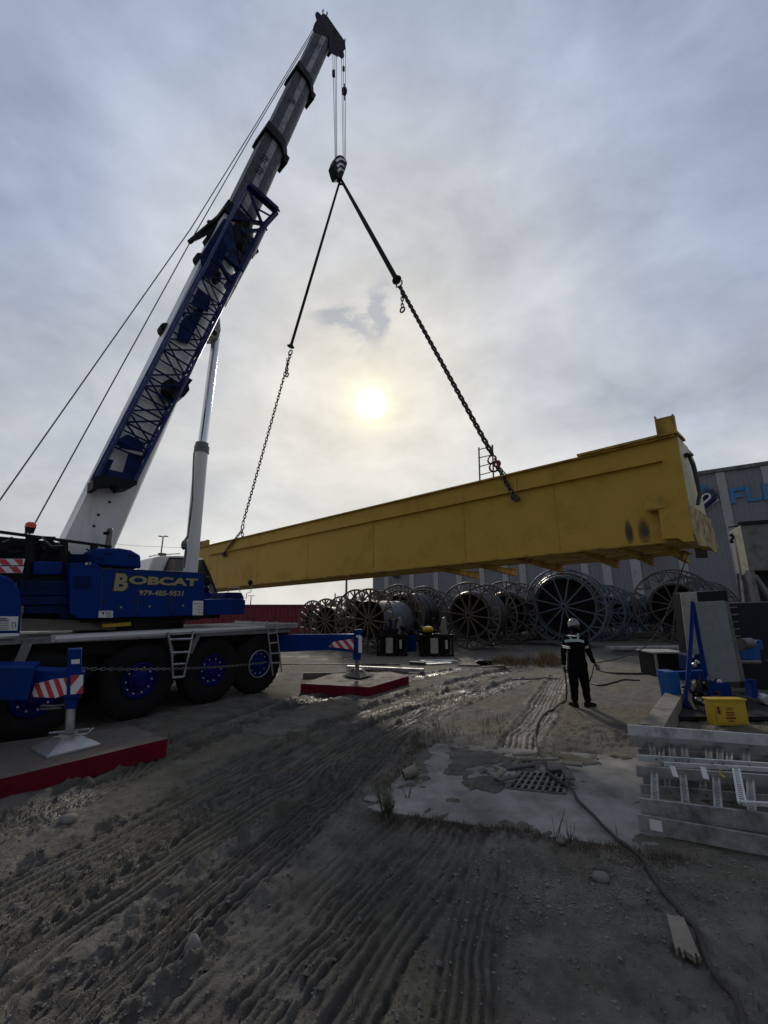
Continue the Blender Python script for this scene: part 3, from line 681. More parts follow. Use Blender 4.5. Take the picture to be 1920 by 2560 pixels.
b = MB(); b.prism([SX(-60, 1592, 1.753), SX(-60, 1585, 1.753), SX(48, 1583, 1.753), SX(48, 1590, 1.753)], SM*.006); b.build('marker_strip', M['stripe_white'], bl)
# rear winch area, frame and clutter
wf = pp('winch_frame', [(-60, 1454), (-60, 1432), (175, 1432), (175, 1454)], .9, 1.8, 'black'); pp('winch_cover', [(-60, 1440), (-60, 1335), (120, 1352), (235, 1372), (235, 1440)], .2, .5, 'black', wf)
pp('side_box', [(84, 1404), (156, 1404), (156, 1436), (83, 1436)], 1.0, .5, 'blue', wf)
pp('mast_block', [(174, 1442), (176, 1385), (235, 1385), (235, 1442)], .7, 1.2, 'navy', wf)
b = MB()
b.bar(SX(-60, 1322, .9), SX(278, 1367, .9), .06, .05); b.bar(SX(-60, 1340, -.7), SX(278, 1375, -.7), .05, .05)
for x, y in ((-20, 1330), (75, 1340), (160, 1352), (235, 1362)): b.bar(SX(x, y, .9), SX(x, 1445, .9), .09, .09)
for k in range(26):
    x = random.uniform(-10, 225); y = random.uniform(1345, 1385+.1*x); p = SX(x, y, random.uniform(-.6, .8)); q = p+Vector((random.uniform(-.35, .35), random.uniform(-.3, .3), random.uniform(-.25, .2))); b.tube([p, (p+q)/2+Vector((0, 0, random.uniform(-.08, .08))), q], random.uniform(.012, .035), 6)
b.lathe(SX(40, 1392, .5), SM, [(-.6, .0), (-.6, .30), (-.55, .30), (-.55, .24), (-.05, .24), (-.05, .30), (0, .30), (0, .2), (-.03, .2), (-.03, 0)], 24)
b.lathe(SX(140, 1400, .5), SM, [(-.6, .0), (-.6, .26), (-.55, .26), (-.55, .20), (-.05, .20), (-.05, .26), (0, .26), (0, .16), (-.03, .16), (-.03, 0)], 24)
b.build('winch', M['black'], root)
b = MB()
for (x0, y0, x1, y1) in ((104, 1343, 128, 1365), (128, 1365, 158, 1364), (5, 1356, 24, 1349), (60, 1335, 74, 1330)): b.tube([SX(x0, y0, .95), SX(x1, y1, .95)], .016, 6)
each(b, 'hydraulic_pipe', M['dsteel'], root)
# striped boards at the back
for (y0, y1, x1) in ((1397, 1413, 63), (1416, 1432, 60)):
    w_ = pp('warning_board', [(-70, y1), (-70, y0), (x1, y0), (x1-4, y1)], 1.2, .03, 'stripe_white', wf, 0)
    b = MB(); x = -50 if y0 < 1410 else -20
    while x < 50:
        sgn = 14
        xa, xb, xc, xd = x, x+22, x+22+sgn, x+sgn
        b.add([SX(xa, y0+.8, 1.203), SX(xb, y0+.8, 1.203), SX(min(xc, x1-5), y1-.8, 1.203), SX(min(xd, x1-5), y1-.8, 1.203)], [(0, 1, 2, 3)]); x += 42
    b.build('warning_stripe', M['stripe_red'], w_, fix=False)
b = MB(); p = SX(73, 1333, .9); b.lathe(p, (0, 0, 1), [(0, 0), (0, .06), (.06, .07), (.10, .075), (.10, 0)], 16); bb_ = b.build('beacon_base', M['black'], root)
b = MB(); b.lathe(p+Vector((0, 0, .10)), (0, 0, 1), [(0, 0), (0, .082), (.07, .078), (.10, .05), (.105, 0)], 16); b.build('beacon_lens', M['orange'], root, smooth=True)
b = MB(); p = SX(269, 1371, .8); b.tube([p, p+Vector((0, 0, .36)), p+Vector((-.02, 0, .40))], .055, 12); b.build('exhaust_stack', M['dsteel'], root, smooth=True)
b = MB(); b.tube([SX(268, 1336, .8), SX(267, 1329, .8)], .065, 12); b.build('exhaust_cap', M['black'], root, smooth=True)
# operator cab on the far side
cl_ = -.75
cab = pp('cab', [(372, 1424), (383, 1394), (400, 1390), (450, 1389), (508, 1396), (527, 1440), (548, 1497), (372, 1497)], cl_, 1.0, 'white', root, .03)
pp('cab_window', [(410, 1426), (424, 1395), (462, 1396), (462, 1427)], cl_+.01, .02, 'glass', cab, 0); pp('cab_window', [(494, 1404), (508, 1400), (525, 1440), (545, 1492), (530, 1495), (505, 1493), (494, 1440)], cl_+.01, .02, 'glass', cab, 0)
b = MB()
for pts in ([(410, 1426), (424, 1395), (462, 1396)], [(494, 1402), (508, 1400), (526, 1440), (546, 1493)]):
    b.tube([SX(x, y, cl_+.03) for x, y in pts], .022, 6)
b.build('window_frame', M['ink'], cab)
b = MB(); b.tube([SX(372, 1392, cl_), SX(388, 1388, cl_), SX(450, 1384, cl_)], .012, 6); b.lathe(SX(405, 1389, cl_-.3), (0, 0, 1), [(0, 0), (0, .1), (.06, .1), (.07, 0)], 12); b.build('roof_rail', M['dsteel'], cab)
pp('cab_base', [(508, 1497), (511, 1470), (550, 1497), (552, 1535), (508, 1538)], cl_+.3, 1.2, 'blue', root)
b = MB(); b.blob(SX(518, 1453, .2), .10, .08, .13, 5, 2, .05); b.blob(SX(516, 1474, .2), .07, .06, .09, 6, 2, .05); each(b, 'work_lamp', M['black'], root, smooth=True)
# --- boom
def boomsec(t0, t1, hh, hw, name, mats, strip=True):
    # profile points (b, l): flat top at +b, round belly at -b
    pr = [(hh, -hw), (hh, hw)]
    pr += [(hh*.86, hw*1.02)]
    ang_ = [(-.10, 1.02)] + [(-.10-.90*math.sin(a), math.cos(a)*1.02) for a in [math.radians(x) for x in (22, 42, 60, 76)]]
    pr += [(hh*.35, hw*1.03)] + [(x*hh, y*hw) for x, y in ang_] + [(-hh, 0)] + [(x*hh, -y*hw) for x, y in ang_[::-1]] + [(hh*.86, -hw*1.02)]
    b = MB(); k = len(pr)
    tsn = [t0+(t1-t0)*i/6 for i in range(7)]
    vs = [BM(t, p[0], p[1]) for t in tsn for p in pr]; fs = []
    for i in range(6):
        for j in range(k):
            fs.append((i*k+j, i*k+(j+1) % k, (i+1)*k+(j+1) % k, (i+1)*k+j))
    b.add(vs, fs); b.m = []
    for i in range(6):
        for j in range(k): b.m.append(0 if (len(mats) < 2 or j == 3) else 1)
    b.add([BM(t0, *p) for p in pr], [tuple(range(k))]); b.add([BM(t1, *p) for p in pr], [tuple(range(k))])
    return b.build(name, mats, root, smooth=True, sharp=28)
def collar(t, th, hh, hw, name='boom_collar'):
    b = MB(); b.prism([BM(t, x, y) for x, y in ((hh+.08, -hw-.1), (hh+.08, hw+.1), (.0, hw+.13), (-.5*hh, hw*.95+.1), (-hh*.95, hw*.55+.06), (-hh-.1, .1), (-hh-.1, -.1), (-hh*.95, -hw*.55-.06), (-.5*hh, -hw*.95-.1), (0, -hw-.13))], BT*th)
    b.box(t-.15, t+.25, -hh-.16, -hh-.0, -.25, .25, BM)
    return b.build(name, M['black'], root, bevel=.01)
tA = BTB(575, 555)[0]; tB = BTB(668, 352)[0]; tC = BTB(749, 208)[0]; tD = BTB(800, 95)[0]
b1 = boomsec(-.6, tA, .47, .42, 'boom_base_section', [M['white']])
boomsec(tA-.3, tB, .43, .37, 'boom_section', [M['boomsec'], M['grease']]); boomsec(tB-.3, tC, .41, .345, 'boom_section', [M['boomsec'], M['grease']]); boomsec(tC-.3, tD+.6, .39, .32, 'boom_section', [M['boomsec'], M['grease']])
collar(tA-.35, .45, .47, .42); collar(tB-.25, .42, .43, .37); collar(tC-.22, .4, .41, .345)
# stencilled digits on the sections
b = MB()
for (x, y, dg) in ((797, 111, 4), (731, 250, 3), (661, 395, 2), (650, 425, 2)):
    p = SX(x, y, .40); q = BB*-1
    for k in range(3): b.bar(p+BT*(-.14+k*.14)-BB*.09, p+BT*(-.14+k*.14)+BB*.09, .045, .008, SM)
    b.bar(p+BT*.14-BB*.09, p-BB*.09, .045, .008, SM); b.bar(p+BB*.09, p-BT*.14+BB*.09, .045, .008, SM)
b.build('section_mark', M['ink'], root)
# boom bolts
b = MB()
for x, y in ((285, 1230), (274, 1255), (246, 1287), (235, 1315), (268, 1212)):
    b.tube([SX(x, y, .42), SX(x, y, .44)], .03, 10)
each(b, 'boom_bolt', M['ink'], b1)
b = MB()
for t in (BTB(495, 640, 0)[0], BTB(405, 815, 0)[0]):
    b.lathe(BM(t, .43, -.1), SM, [(-.12, 0), (-.12, .17), (.12, .17), (.12, 0)], 20)
each(b, 'rope_guide_wheel', M['black'], root)
# head with sheaves
hd = MB(); hp = [(807, 32), (817, 38), (863, 104), (864, 122), (846, 141), (824, 128), (822, 95), (786, 78), (783, 72), (786, 60), (792, 49), (801, 44)]
hd.prism([SX(x, y, .34) for x, y in hp], -SM*.04); hd.prism([SX(x, y, -.30) for x, y in hp], -SM*.04)
hd.prism([SX(x, y, .2) for x, y in [(803, 48), (850, 108), (835, 124), (812, 92)]], -SM*.4)
head = hd.build('boom_head', M['black'], root)
b = MB()
for l in (-.22, -.1, .02, .14, .26):
    for (x, y, r) in ((846, 122, .34), (803, 52, .30)): b.lathe(SX(x, y, l), SM, [(-.04, 0), (-.04, r), (-.02, r*.9), (0, r*.9), (.02, r), (.02, 0)], 24)
each(b, 'sheave', M['navy'], head)
b = MB()
for x, y in ((807, 30), (817, 36), (862, 103)): b.tube([SX(x, y, .3), SX(x+1, y-5, .3)], .03, 6)
each(b, 'head_fitting', M['ink'], head)
# --- ropes
def line(pts, r, name, par=root, m='rope', l=0):
    b = MB(); b.tube([SX(x, y, l) if isinstance(x, (int, float)) else x for x, y in pts], r, 6); return b.build(name, M[m], par)
def vrope(xt, yt, xb, yb, l): return line([(xt, yt), (xb, yb)], .013, 'hoist_rope', l=l)
for xt, xb, l in ((832, 838, .2), (837, 840, .1), (841, 842, 0)): vrope(xt, 135, xb, 395, l)
for xt, xb, l in ((853, 858, .2), (858, 861, .1), (864, 864, 0)): vrope(xt, 120, xb, 395, l)
line([(785, 70), (640, 310), (476, 573), (-60, 1335)], .014, 'winch_rope', l=.1); line([(800, 52), (628, 340), (484, 590), (82, 1318), (60, 1360)], .014, 'winch_rope', l=-.1)
b = MB(); b.tube([SX(834, 178, .2), SX(834, 190, .2)], .07, 10); b.tube([SX(859, 168, 0), SX(859, 176, 0)], .06, 10); each(b, 'switch_weight', M['ink'], root)
b = MB(); b.blob(SX(861, 228, 0), .13, .11, .27, 3, 2, .03); b.tube([SX(861, 210, 0), SX(861, 250, 0)], .03, 6); b.build('ball_weight', M['black'], root, smooth=True)
# hook block
hb = MB(); pts = [(850, 386), (858, 389), (866, 398), (869, 409), (862, 430), (857, 444), (843, 444), (838, 430), (833, 412), (838, 398), (843, 389)]
hb.prism([SX(x, y, .17) for x, y in pts], -SM*.34); blk = hb.build('hook_block', M['black'], root, bevel=.04)
b = MB()
for k, y in enumerate((399, 412, 424)):
    w = (12, 9, 7)[k]
    for a0, a1 in zip([-1, -.5, 0, .5], [-.5, 0, .5, 1]):
        b.bar(SX(852+w*a0, y-3*(1-a0*a0)+4*abs(a0), .175), SX(852+w*a1, y-3*(1-a1*a1)+4*abs(a1), .175), .085, .01, SM)
b.build('warning_stripe', M['stripe_white'], blk)
b = MB(); c0 = SX(850, 446, 0)
b.tube([c0+Vector((0, 0, .15)), c0]+[c0+SH*(.14*math.sin(a))*1+Vector((0, 0, -.14+.14*math.cos(a))) for a in [math.radians(x) for x in range(20, 250, 20)]], .045, 10); b.build('hook', M['chain'], blk, smooth=True)
# --- luffing cylinder
cyl = MB(); pa = SX(475, 1436, 0); pb = SX(504, 1128, 0); dd = (pb-pa); Lc = dd.length
cyl.lathe(pa, dd, [(0, 0), (0, .165), (Lc, .165), (Lc, 0)], 28); cb = cyl.build('lift_cylinder', M['white'], root, smooth=True)
b = MB(); b.lathe(pb, dd, [(-.05, .165), (-.05, .19), (.12, .19), (.14, .175), (.22, .17), (.24, .12)], 28); b.build('cylinder_gland', M['grey'], cb, smooth=True)
pc = SX(541, 838, 0); d2 = pc-pb
b = MB(); b.lathe(pb, d2, [(0, .118), (d2.length, .112)], 28); b.build('cylinder_rod', M['chrome'], cb, smooth=True)
b = MB(); b.prism([SX(x, y, .2) for x, y in [(520, 846), (548, 846), (553, 828), (551, 800), (548, 772), (540, 770), (520, 815)]], -SM*.4); b.build('rod_clevis', M['panel2'], cb, bevel=.03)
b = MB(); b.tube([SX(536, 833, .23), SX(536, 833, -.2)], .07, 14); b.build('clevis_pin', M['ink'], cb)
b = MB(); b.tube([SX(485, 1132, .2), SX(483, 1170, .25), SX(481, 1250, .25), SX(470, 1340, .25)], .02, 6)
b.tube([SX(470, 1340, .25), SX(463, 1350, .25), SX(465, 1375, .3), SX(459, 1420, .3)], .03, 6); b.blob(SX(460, 1362, .3), .07, .06, .12, 2, 2, .05); b.build('cylinder_hose', M['dsteel'], cb)
# --- lattice jib stowed along the boom
jb = MB(); LN, LF = .95, .52
Lc0, Lc1 = (243, 1192), (619, 462); Rc0, Rc1 = (338, 1204), (602, 676)
def tb(p, l): return BTB(p[0], p[1], l)
La, Lb_ = tb(Lc0, LN), tb(Lc1, LN); Ra, Rb = tb(Rc0, LN), tb(Rc1, LN)
def chord(a, b, l, t):
    k = (t-a[0])/(b[0]-a[0]); return BM(t, a[1]+(b[1]-a[1])*k, l)
for l in (LN, LF):
    jb.tube([chord(La, Lb_, l, La[0]), chord(La, Lb_, l, Lb_[0])], .038, 8); jb.tube([chord(Ra, Rb, l, Ra[0]), chord(Ra, Rb, l, Rb[0])], .038, 8)
jib = jb.build('lattice_jib', M['jibblue'], root)
br = MB(); t0 = La[0]+.9; T = []
while t0 < Rb[0]-.2: T.append(t0); t0 += .42+.030*len(T)
for k, t in enumerate(T):
    a, c = chord(La, Lb_, LN, t), chord(Ra, Rb, LN, t); a2, c2_ = chord(La, Lb_, LF, t), chord(Ra, Rb, LF, t)
    br.tube([a, c], .022, 6); br.tube([a2, c2_], .02, 6); br.tube([a, a2], .02, 6); br.tube([c, c2_], .02, 6)
    if k+1 < len(T):
        t2 = T[k+1]; an, cn_ = chord(La, Lb_, LN, t2), chord(Ra, Rb, LN, t2); an2, cn2 = chord(La, Lb_, LF, t2), chord(Ra, Rb, LF, t2)
        br.tube([a, cn_] if k % 2 else [c, an], .022, 6); br.tube([a2, cn2] if not k % 2 else [c2_, an2], .02, 6); br.tube([a, an2], .018, 6); br.tube([c, cn2] if k % 2 else [c2_, cn_], .018, 6)
br.build('lattice_bracing', M['navy'], jib)
pl = MB()
def jp(pts, l, d=.03): pl.prism([SX(x, y, l) for x, y in pts], -SM*d)
jp([(240, 1196), (262, 1145), (285, 1150), (262, 1200)], LN); jp([(300, 1205), (322, 1130), (360, 1140), (342, 1206)], LN-.2); jp([(262, 1170), (325, 1185), (320, 1205), (256, 1195)], LN)
jp([(290, 1100), (320, 1085), (365, 1108), (355, 1130), (300, 1120)], LN-.1)
jp([(440, 850), (455, 800), (495, 770), (520, 740), (505, 790), (470, 860)], LF); jp([(478, 760), (495, 720), (530, 745), (520, 780)], LF+.1)
jp([(500, 640), (560, 545), (582, 560), (572, 620), (540, 690), (510, 690)], LF+.05)
jp([(560, 600), (575, 545), (600, 670), (592, 690)], LN); jp([(572, 690), (600, 675), (590, 700), (570, 730), (560, 715)], LN)
each(pl, 'jib_plate', M['navy'], jib, bevel=.01)
# black feet of jib
b = MB(); b.prism([SX(x, y, LN+.02) for x, y in [(233, 1198), (250, 1188), (345, 1200), (342, 1212), (325, 1220), (300, 1222), (288, 1210), (258, 1212), (243, 1224), (231, 1222)]], -SM*.45); b.build('jib_foot', M['black'], jib)
# folded frame at the jib head
tp = MB()
def tl(a, b_, w, l=LN, l2=None): tp.bar(SX(*a, l), SX(*b_, l2 if l2 is not None else l), w, w*.8)
tl((619, 462), (692, 527), .20); tl((692, 530), (655, 570), .13); tl((658, 566), (602, 676), .14); tl((625, 480), (658, 566), .07)
tl((619, 470), (655, 565), .05); tl((640, 520), (685, 545), .05); tl((575, 545), (660, 560), .12, LF); tl((590, 500), (640, 560), .06, LF); tl((605, 580), (655, 575), .10)
tl((575, 560), (612, 650), .12, LF); tl((612, 600), (618, 640), .06); tl((560, 640), (602, 676), .12); tl((545, 650), (575, 705), .10)
tl((695, 522), (699, 530), .05); tl((665, 570), (668, 577), .04)
tp.build('jib_head_frame', M['navy'], jib, bevel=.01)
b = MB()
for a, c in (((473, 606), (560, 531)), ((480, 602), (530, 575)), ((520, 556), (575, 560)), ((560, 531), (600, 560)), ((520, 580), (545, 590))): b.bar(SX(*a, -.1), SX(*c, -.1), .09, .09)
b.prism([SX(x, y, .1) for x, y in [(520, 585), (560, 540), (590, 545), (560, 600), (540, 630)]], -SM*.4)
b.blob(SX(636, 627, .3), .12, .1, .18, 8, 2, .2); b.blob(SX(600, 600, .6), .3, .3, .5, 9, 2, .25); b.blob(SX(590, 640, .5), .2, .2, .4, 10, 2, .25)
b.prism([SX(x, y, .75) for x, y in [(445, 988), (465, 940), (482, 950), (472, 962), (474, 975), (462, 990), (440, 997)]], -SM*.5)
b.blob(SX(425, 975, .7), .22, .2, .22, 11, 2, .25); b.blob(SX(540, 690, .5), .15, .15, .25, 12, 2, .25)
each(b, 'jib_bracket', M['black'], jib)
b = MB(); b.tube([SX(660, 567, .55), SX(625, 640, .55)], .1, 12); b.tube([SX(625, 640, .55), SX(560, 762, .5)], .07, 12); each(b, 'jib_ram', M['panel2'], jib, smooth=True)

# ================================================================== steel mats under the outriggers
def mat_(px, z, name, lab):
    P = [G(x, y, z) for x, y in px]; b = MB(); b.prism(P, Vector((0, 0, -z-.02))); b.m = [0]+[0]+[1]*len(P); b.m[0] = 0
    o = single(b, name, [M['mattop'], M['red']], lab, 'outrigger mat', 'steel mats under the crane outriggers')
    return o
M['mattop'] = pmat('worn_mat_top', (.13, .12, .105), .75, var=.45, scale=5, dirt=(.14, .075, .06), amt=.4, dscale=3, bump=.9, bscale=14, spec=.25)
mat_([(-260, 2011), (420, 1846), (330, 1815), (-260, 1890)], .22, 'outrigger_mat', 'thick red edged steel mat with grey muddy top under the near outrigger foot')
mat_([(752, 1709), (925, 1718), (1022, 1690), (975, 1679), (830, 1684)], .20, 'outrigger_mat', 'square red steel mat under the farther outrigger foot, beside the wet ruts')

# ================================================================== GIRDER
def az_(x, y): p = GX(x, y)-GC; return p.dot(GD), p.z
aR, zR = az_(1691, 1092); _, zRb = az_(1691, 1349); aL, zL = az_(510, 1368); aL2, zLb = az_(550, 1469)
groot = thing('bridge_crane_girder', GA(0, 3.0), 'long yellow steel box girder hanging level from the chains', 'girder')
def ztop(a): return zL+(zR-zL)*(a-aL)/(aR-aL)
def zbot(a): return zLb+(zRb-zLb)*(a-aL2)/(aR-aL2)
WD = 1.25; A0 = -9.9
def gbox(a0, a1, t0, t1, w0, w1, name, m, par=groot, bev=0):
    """box between a0..a1, from t0 below the top edge to t1 below it"""
    b = MB(); vs = []
    for a in (a0, a1):
        for w in (w0, w1):
            for t in (t0, t1): vs.append(GA(a, ztop(a)-t, w))
    b.add(vs, [(0, 1, 3, 2), (4, 6, 7, 5), (0, 4, 5, 1), (2, 3, 7, 6), (0, 2, 6, 4), (1, 5, 7, 3)]); return b.build(name, M[m], par, bevel=bev)
b = MB(); vs = [GA(a, z(a), w) for a in (A0, aR) for w in (.0, WD) for z in (ztop, zbot)]
b.add(vs, [(0, 1, 3, 2), (4, 6, 7, 5), (0, 4, 5, 1), (2, 3, 7, 6), (0, 2, 6, 4), (1, 5, 7, 3)]); b.build('girder_web', M['girder'], groot)
gbox(A0, aR-.02, -.035, .0, -.09, WD+.1, 'top_flange', 'girder2')
b = MB(); vs = [GA(a, zbot(a)+t, w) for a in (A0, aR-.1) for w in (-.07, WD+.1) for t in (-.035, 0.0)]
b.add(vs, [(0, 1, 3, 2), (4, 6, 7, 5), (0, 4, 5, 1), (2, 3, 7, 6), (0, 2, 6, 4), (1, 5, 7, 3)]); b.build('bottom_flange', M['girder2'], groot)
# ledge angle
p1, p2 = az_(1657, 1153), az_(560, 1381)
b = MB(); b.bar(GA(p2[0]-1.2, p2[1]-.03, -.05), GA(p1[0], p1[1], -.05), .10, .03, (0, 0, 1)); b.bar(GA(p2[0]-1.2, p2[1]+.01, -.004), GA(p1[0], p1[1]+.04, -.004), .008, .07, (0, 0, 1)); b.build('side_ledge', M['girder'], groot)
b = MB()
for a in (-7.2, -4.1, -1.05, 2.0, 5.1, 7.4): b.bar(GA(a, ztop(a)-.04, -.002), GA(a, zbot(a)+.01, -.002), .016, .005, GQ)
each(b, 'weld_seam', M['girder2'], groot)
b = MB(); b.bar(GX(1288, 1196, -.0)-GQ*.02, GX(1290, 1240)-GQ*.02, .06, .05, GQ); b.build('web_stiffener', M['girder'], groot)
gbox(aR-1.75, aR+.05, -.085, -.037, -.14, .5, 'cover_plate', 'girder2')
# lifting pin bosses
b = MB()
for x, y in ((1293, 1247), (565, 1389)): b.tube([GX(x, y)+GQ*.05, GX(x, y)-GQ*.16], .075, 14)
each(b, 'lifting_pin', M['dsteel'], groot)
# upright channel at the end
def chan(x0, x1, yt, yb, w, name, flip=1):
    a0 = az_(x0, yb)[0]; a1 = az_(x1, yb)[0]; zt = az_((x0+x1)/2, yt)[1]; zb = az_((x0+x1)/2, yb)[1]-.1
    b = MB(); b.box(a0, a1, 0, 1, zb, zt, lambda a, k, z: GA(a, z, w+k*.015)); b.box(a0, a0+.02, 0, 1, zb, zt+.03, lambda a, k, z: GA(a, z, w+.002-k*.10)); b.box(a1-.02, a1, 0, 1, zb, zt+.03, lambda a, k, z: GA(a, z, w+.002+k*.16)); return b.build(name, M['girder2'], groot)
chan(1642, 1688, 1036, 1090, .12, 'end_post'); chan(492, 508, 1352, 1372, .1, 'end_post')
# end plate
b = MB(); e0 = aR+.004
b.prism([GA(e0, zR, 0), GA(e0, zR-.02, .75), GA(e0, zR-.22, WD), GA(e0, zRb+.62, WD+.1), GA(e0, zRb+.62, 0)], GD*.02); b.build('end_plate', M['white2'], groot)
# end truck
b = MB(); zt_ = az_(1696, 1272)[1]; zb_ = zt_-.74
b.prism([GA(aR+.03, zt_, -.25), GA(aR+.03, zt_-.02, 1.55), GA(aR+.03, zb_+.14, 1.75), GA(aR+.03, zb_+.02, 1.6), GA(aR+.03, zb_+.02, 1.3), GA(aR+.03, zb_+.08, .9), GA(aR+.03, zb_+.02, -.05), GA(aR+.03, zb_+.2, -.25)], GD*.03)
b.build('end_truck_face', M['cream'], groot, bevel=.006)
b = MB(); b.prism([GA(aR-.42, zt_, -.25), GA(aR+.03, zt_, -.25), GA(aR+.03, zb_+.08, -.25), GA(aR-.12, zb_+.08, -.25), GA(aR-.2, zb_+.16, -.25), GA(aR-.42, zb_+.16, -.25)], GW*1.85); b.build('end_truck', M['girder'], groot, bevel=.006)
b = MB()
for w in (1.55,): b.lathe(GA(aR-.2, zb_+.10, w), GD, [(-.1, 0), (-.1, .17), (.1, .17), (.1, 0)], 20)
b.build('truck_wheel', M['dsteel'], groot)
b = MB()
for dw, dz in ((.1, -.15), (.2, -.3), (.5, -.1), (.62, -.42), (.9, -.2), (1.2, -.35), (1.5, -.18), (1.6, -.5)):
    for k in range(4): b.tube([GA(aR+.06, zt_+dz+.03*k, dw+.015*math.sin(k)), GA(aR+.065, zt_+dz+.03*k, dw+.015*math.sin(k))], .018, 6)
each(b, 'bolt_hole', M['ink'], groot)
b = MB()
for w in (-.28, .05):
    b.prism([GA(aR-.62, zt_, w), GA(aR-.30, zt_+.0, w), GA(aR-.30, zt_+.20, w), GA(aR-.42, zt_+.34, w), GA(aR-.56, zt_+.30, w)], GW*.03)
b.box(aR-.6, aR-.42, -.26, -.02, zt_-.02, zt_+.06, lambda a, w, z: GA(a, z, w)); b.build('end_lug', M['girder2'], groot)
# walkway brackets under the far side
b = MB()
for x0 in (1066, 1162, 1283, 1437, 1535, 1632):
    a = az_(x0, 1350)[0]; z = zbot(a)-.04; W0, W1 = .15, 2.25
    b.prism([GA(a, z, W0), GA(a, z-.04, W0), GA(a, z-.21, W1), GA(a, z-.02, W1)], GD*.09)
    b.box(a, a+.12, W0, W1, z-.02, z, lambda q, w, k: GA(q, k, w))
br_ = b.build('walkway_bracket', M['girder2'], groot)
b = MB(); vs = [GA(a, zbot(a)+t, w) for a in (az_(1283, 1390)[0], aR-.45) for w in (WD+.11, 2.25) for t in (-.058, -.038)]
b.add(vs, [(0, 1, 3, 2), (4, 6, 7, 5), (0, 4, 5, 1), (2, 3, 7, 6), (0, 2, 6, 4), (1, 5, 7, 3)]); b.build('walkway', M['girder2'], groot)
# ladder standing up beyond the top flange
b = MB(); pL = [GX(x, y, WD) for x, y in ((1197, 1119), (1200, 1215))]; pR = [GX(x, y, WD) for x, y in ((1231, 1112), (1234, 1205))]
b.tube(pL, .024, 6); b.tube(pR, .024, 6)
for k in (.05, .27, .50, .72, .93): b.tube([pL[0].lerp(pL[1], k), pR[0].lerp(pR[1], k)], .014, 6)
b.build('ladder', M['dsteel'], groot)
# loose cables at the end
b = MB()
for k in range(5):
    o = random.uniform(-4, 4); b.tube([GX(1722+o*.3, 1140, .3), GX(1733+o, 1165, .35), GX(1743+o, 1205, .35), GX(1749+o*.7, 1235, .35), GX(1744+o*.4, 1262, .3)], .022+.006*(k % 2), 8)
b.blob(GX(1720, 1138, .3), .1, .1, .06, 3, 1, .2); b.build('power_cable', M['hose'], groot, smooth=True)

# ================================================================== RIGGING
def rig(name, lab, top, end, ring, chain_end, low, leg2, hookdrop, red):
    r = thing(name, GX(*end), lab, 'sling', 'chain slings on the yellow girder')
    b = MB(); p, q = GX(*top), GX(*end)
    for o in (-.04, .04): b.tube([p+GD*o*.3, p.lerp(q, .5)+GD*o, q+GD*o*1.1], .048 if red else .040, 8)
    b.lathe(q, p-q, [(-.05, 0), (-.05, .13), (-.0, .17), (.06, .09), (.12, .06), (.12, 0)], 14); b.build('round_sling', M['sling'], r)
    b = MB(); c = GX(*ring); b.ring(c, GQ, .12, .026, 20, 6); b.build('shackle', M['chain'], r)
    b = MB(); a = c-Vector((0, 0, .1)); e = GX(*chain_end); s_ = GX(chain_end[0]-.0, chain_end[1])
    chain(b, a, e, .13, .019, .048)
    if not red: pass
    else: chain(b, a+GD*.03, e+GD*.03, .13, .019, .048)
    b.build('chain', M['chain'], r)
    b = MB(); h0 = GX(*hookdrop[0]); h1 = GX(*hookdrop[1]); chain(b, h0, h1, .11, .018, .045); b.ring(h1-Vector((0, 0, .1)), GQ, .09, .028, 14, 6); b.build('grab_hook', M['chain'], r)
    b = MB(); b.ring(e-Vector((0, 0, .14)), GQ, .11, .024, 16, 6)
    if red: b.ring(e-Vector((-.05, .0, .33)), GQ, .13, .026, 16, 6)
    b.build('master_link', M['chain'], r)
    lo = GX(*low)-GQ*.12; b = MB(); st_ = e-Vector((0, 0, .26)) if not red else GX(1243, 1166)
    chain(b, st_, lo, .115, .019, .048); l2 = GX(*leg2, .2); chain(b, st_, l2, .115, .017, .045); b.blob(lo, .1, .1, .1, 2, 1, .1)
    b.build('basket_chain', M['chain'], r)
    if red:
        b = MB(); b.ring(GX(1243, 1160), GQ, .075, .028, 16, 6); b.tube([GX(1237, 1146), GX(1247, 1166)], .03, 6); b.build('red_hook', M['redhook'], r)
rig('chain_sling', 'black strap and thin chain from the hook to the far left end of the girder', (851, 448), (727, 866), (726, 882), (607, 1310), (565, 1386), (607, 1356), ((719, 897), (718, 932)), False)
rig('chain_sling', 'black strap and heavier chain with red hooks, from the hook to the girder right end', (852, 448), (992, 700), (998, 710), (1229, 1136), (1291, 1246), (1266, 1190), ((1005, 728), (1006, 768)), True)

# ================================================================== BUILDING
KB = 1.7
WDIR = Vector((.817, -.576, 0)).normalized(); WN = Vector((.576, .817, 0)).normalized(); W0_ = Vector((-.8*KB, 29*KB, 0))
def WX(x, y, o=0): return onplane(x, y, WN, WN.dot(W0_)-o)
def WS(x, y): return (WX(x, y)-W0_).dot(WDIR)
def WP(s, z, o=0): return W0_+WDIR*s-WN*o+Vector((0, 0, z))
HB = WX(1830, 1174).z
M['wall'] = pmat('grey_cladding', (.215, .218, .24), .55, var=.10, scale=.6, dirt=(.18, .18, .20), amt=.3, dscale=.5)
M['pil'] = pmat('pale_pilaster', (.40, .40, .40), .6, var=.08, scale=1, dirt=(.2, .2, .2), amt=.3)
broot = thing('factory_building', WP(20, 0), 'large grey ribbed factory building with pale vertical bands and blue sign', 'building')
b = MB(); L_ = 62; n = int(L_/.30)
prof = []
for k in range(n):
    s = k*.30; prof += [(s, 0), (s+.19, 0), (s+.215, .035), (s+.275, .035)]
prof.append((L_, 0))
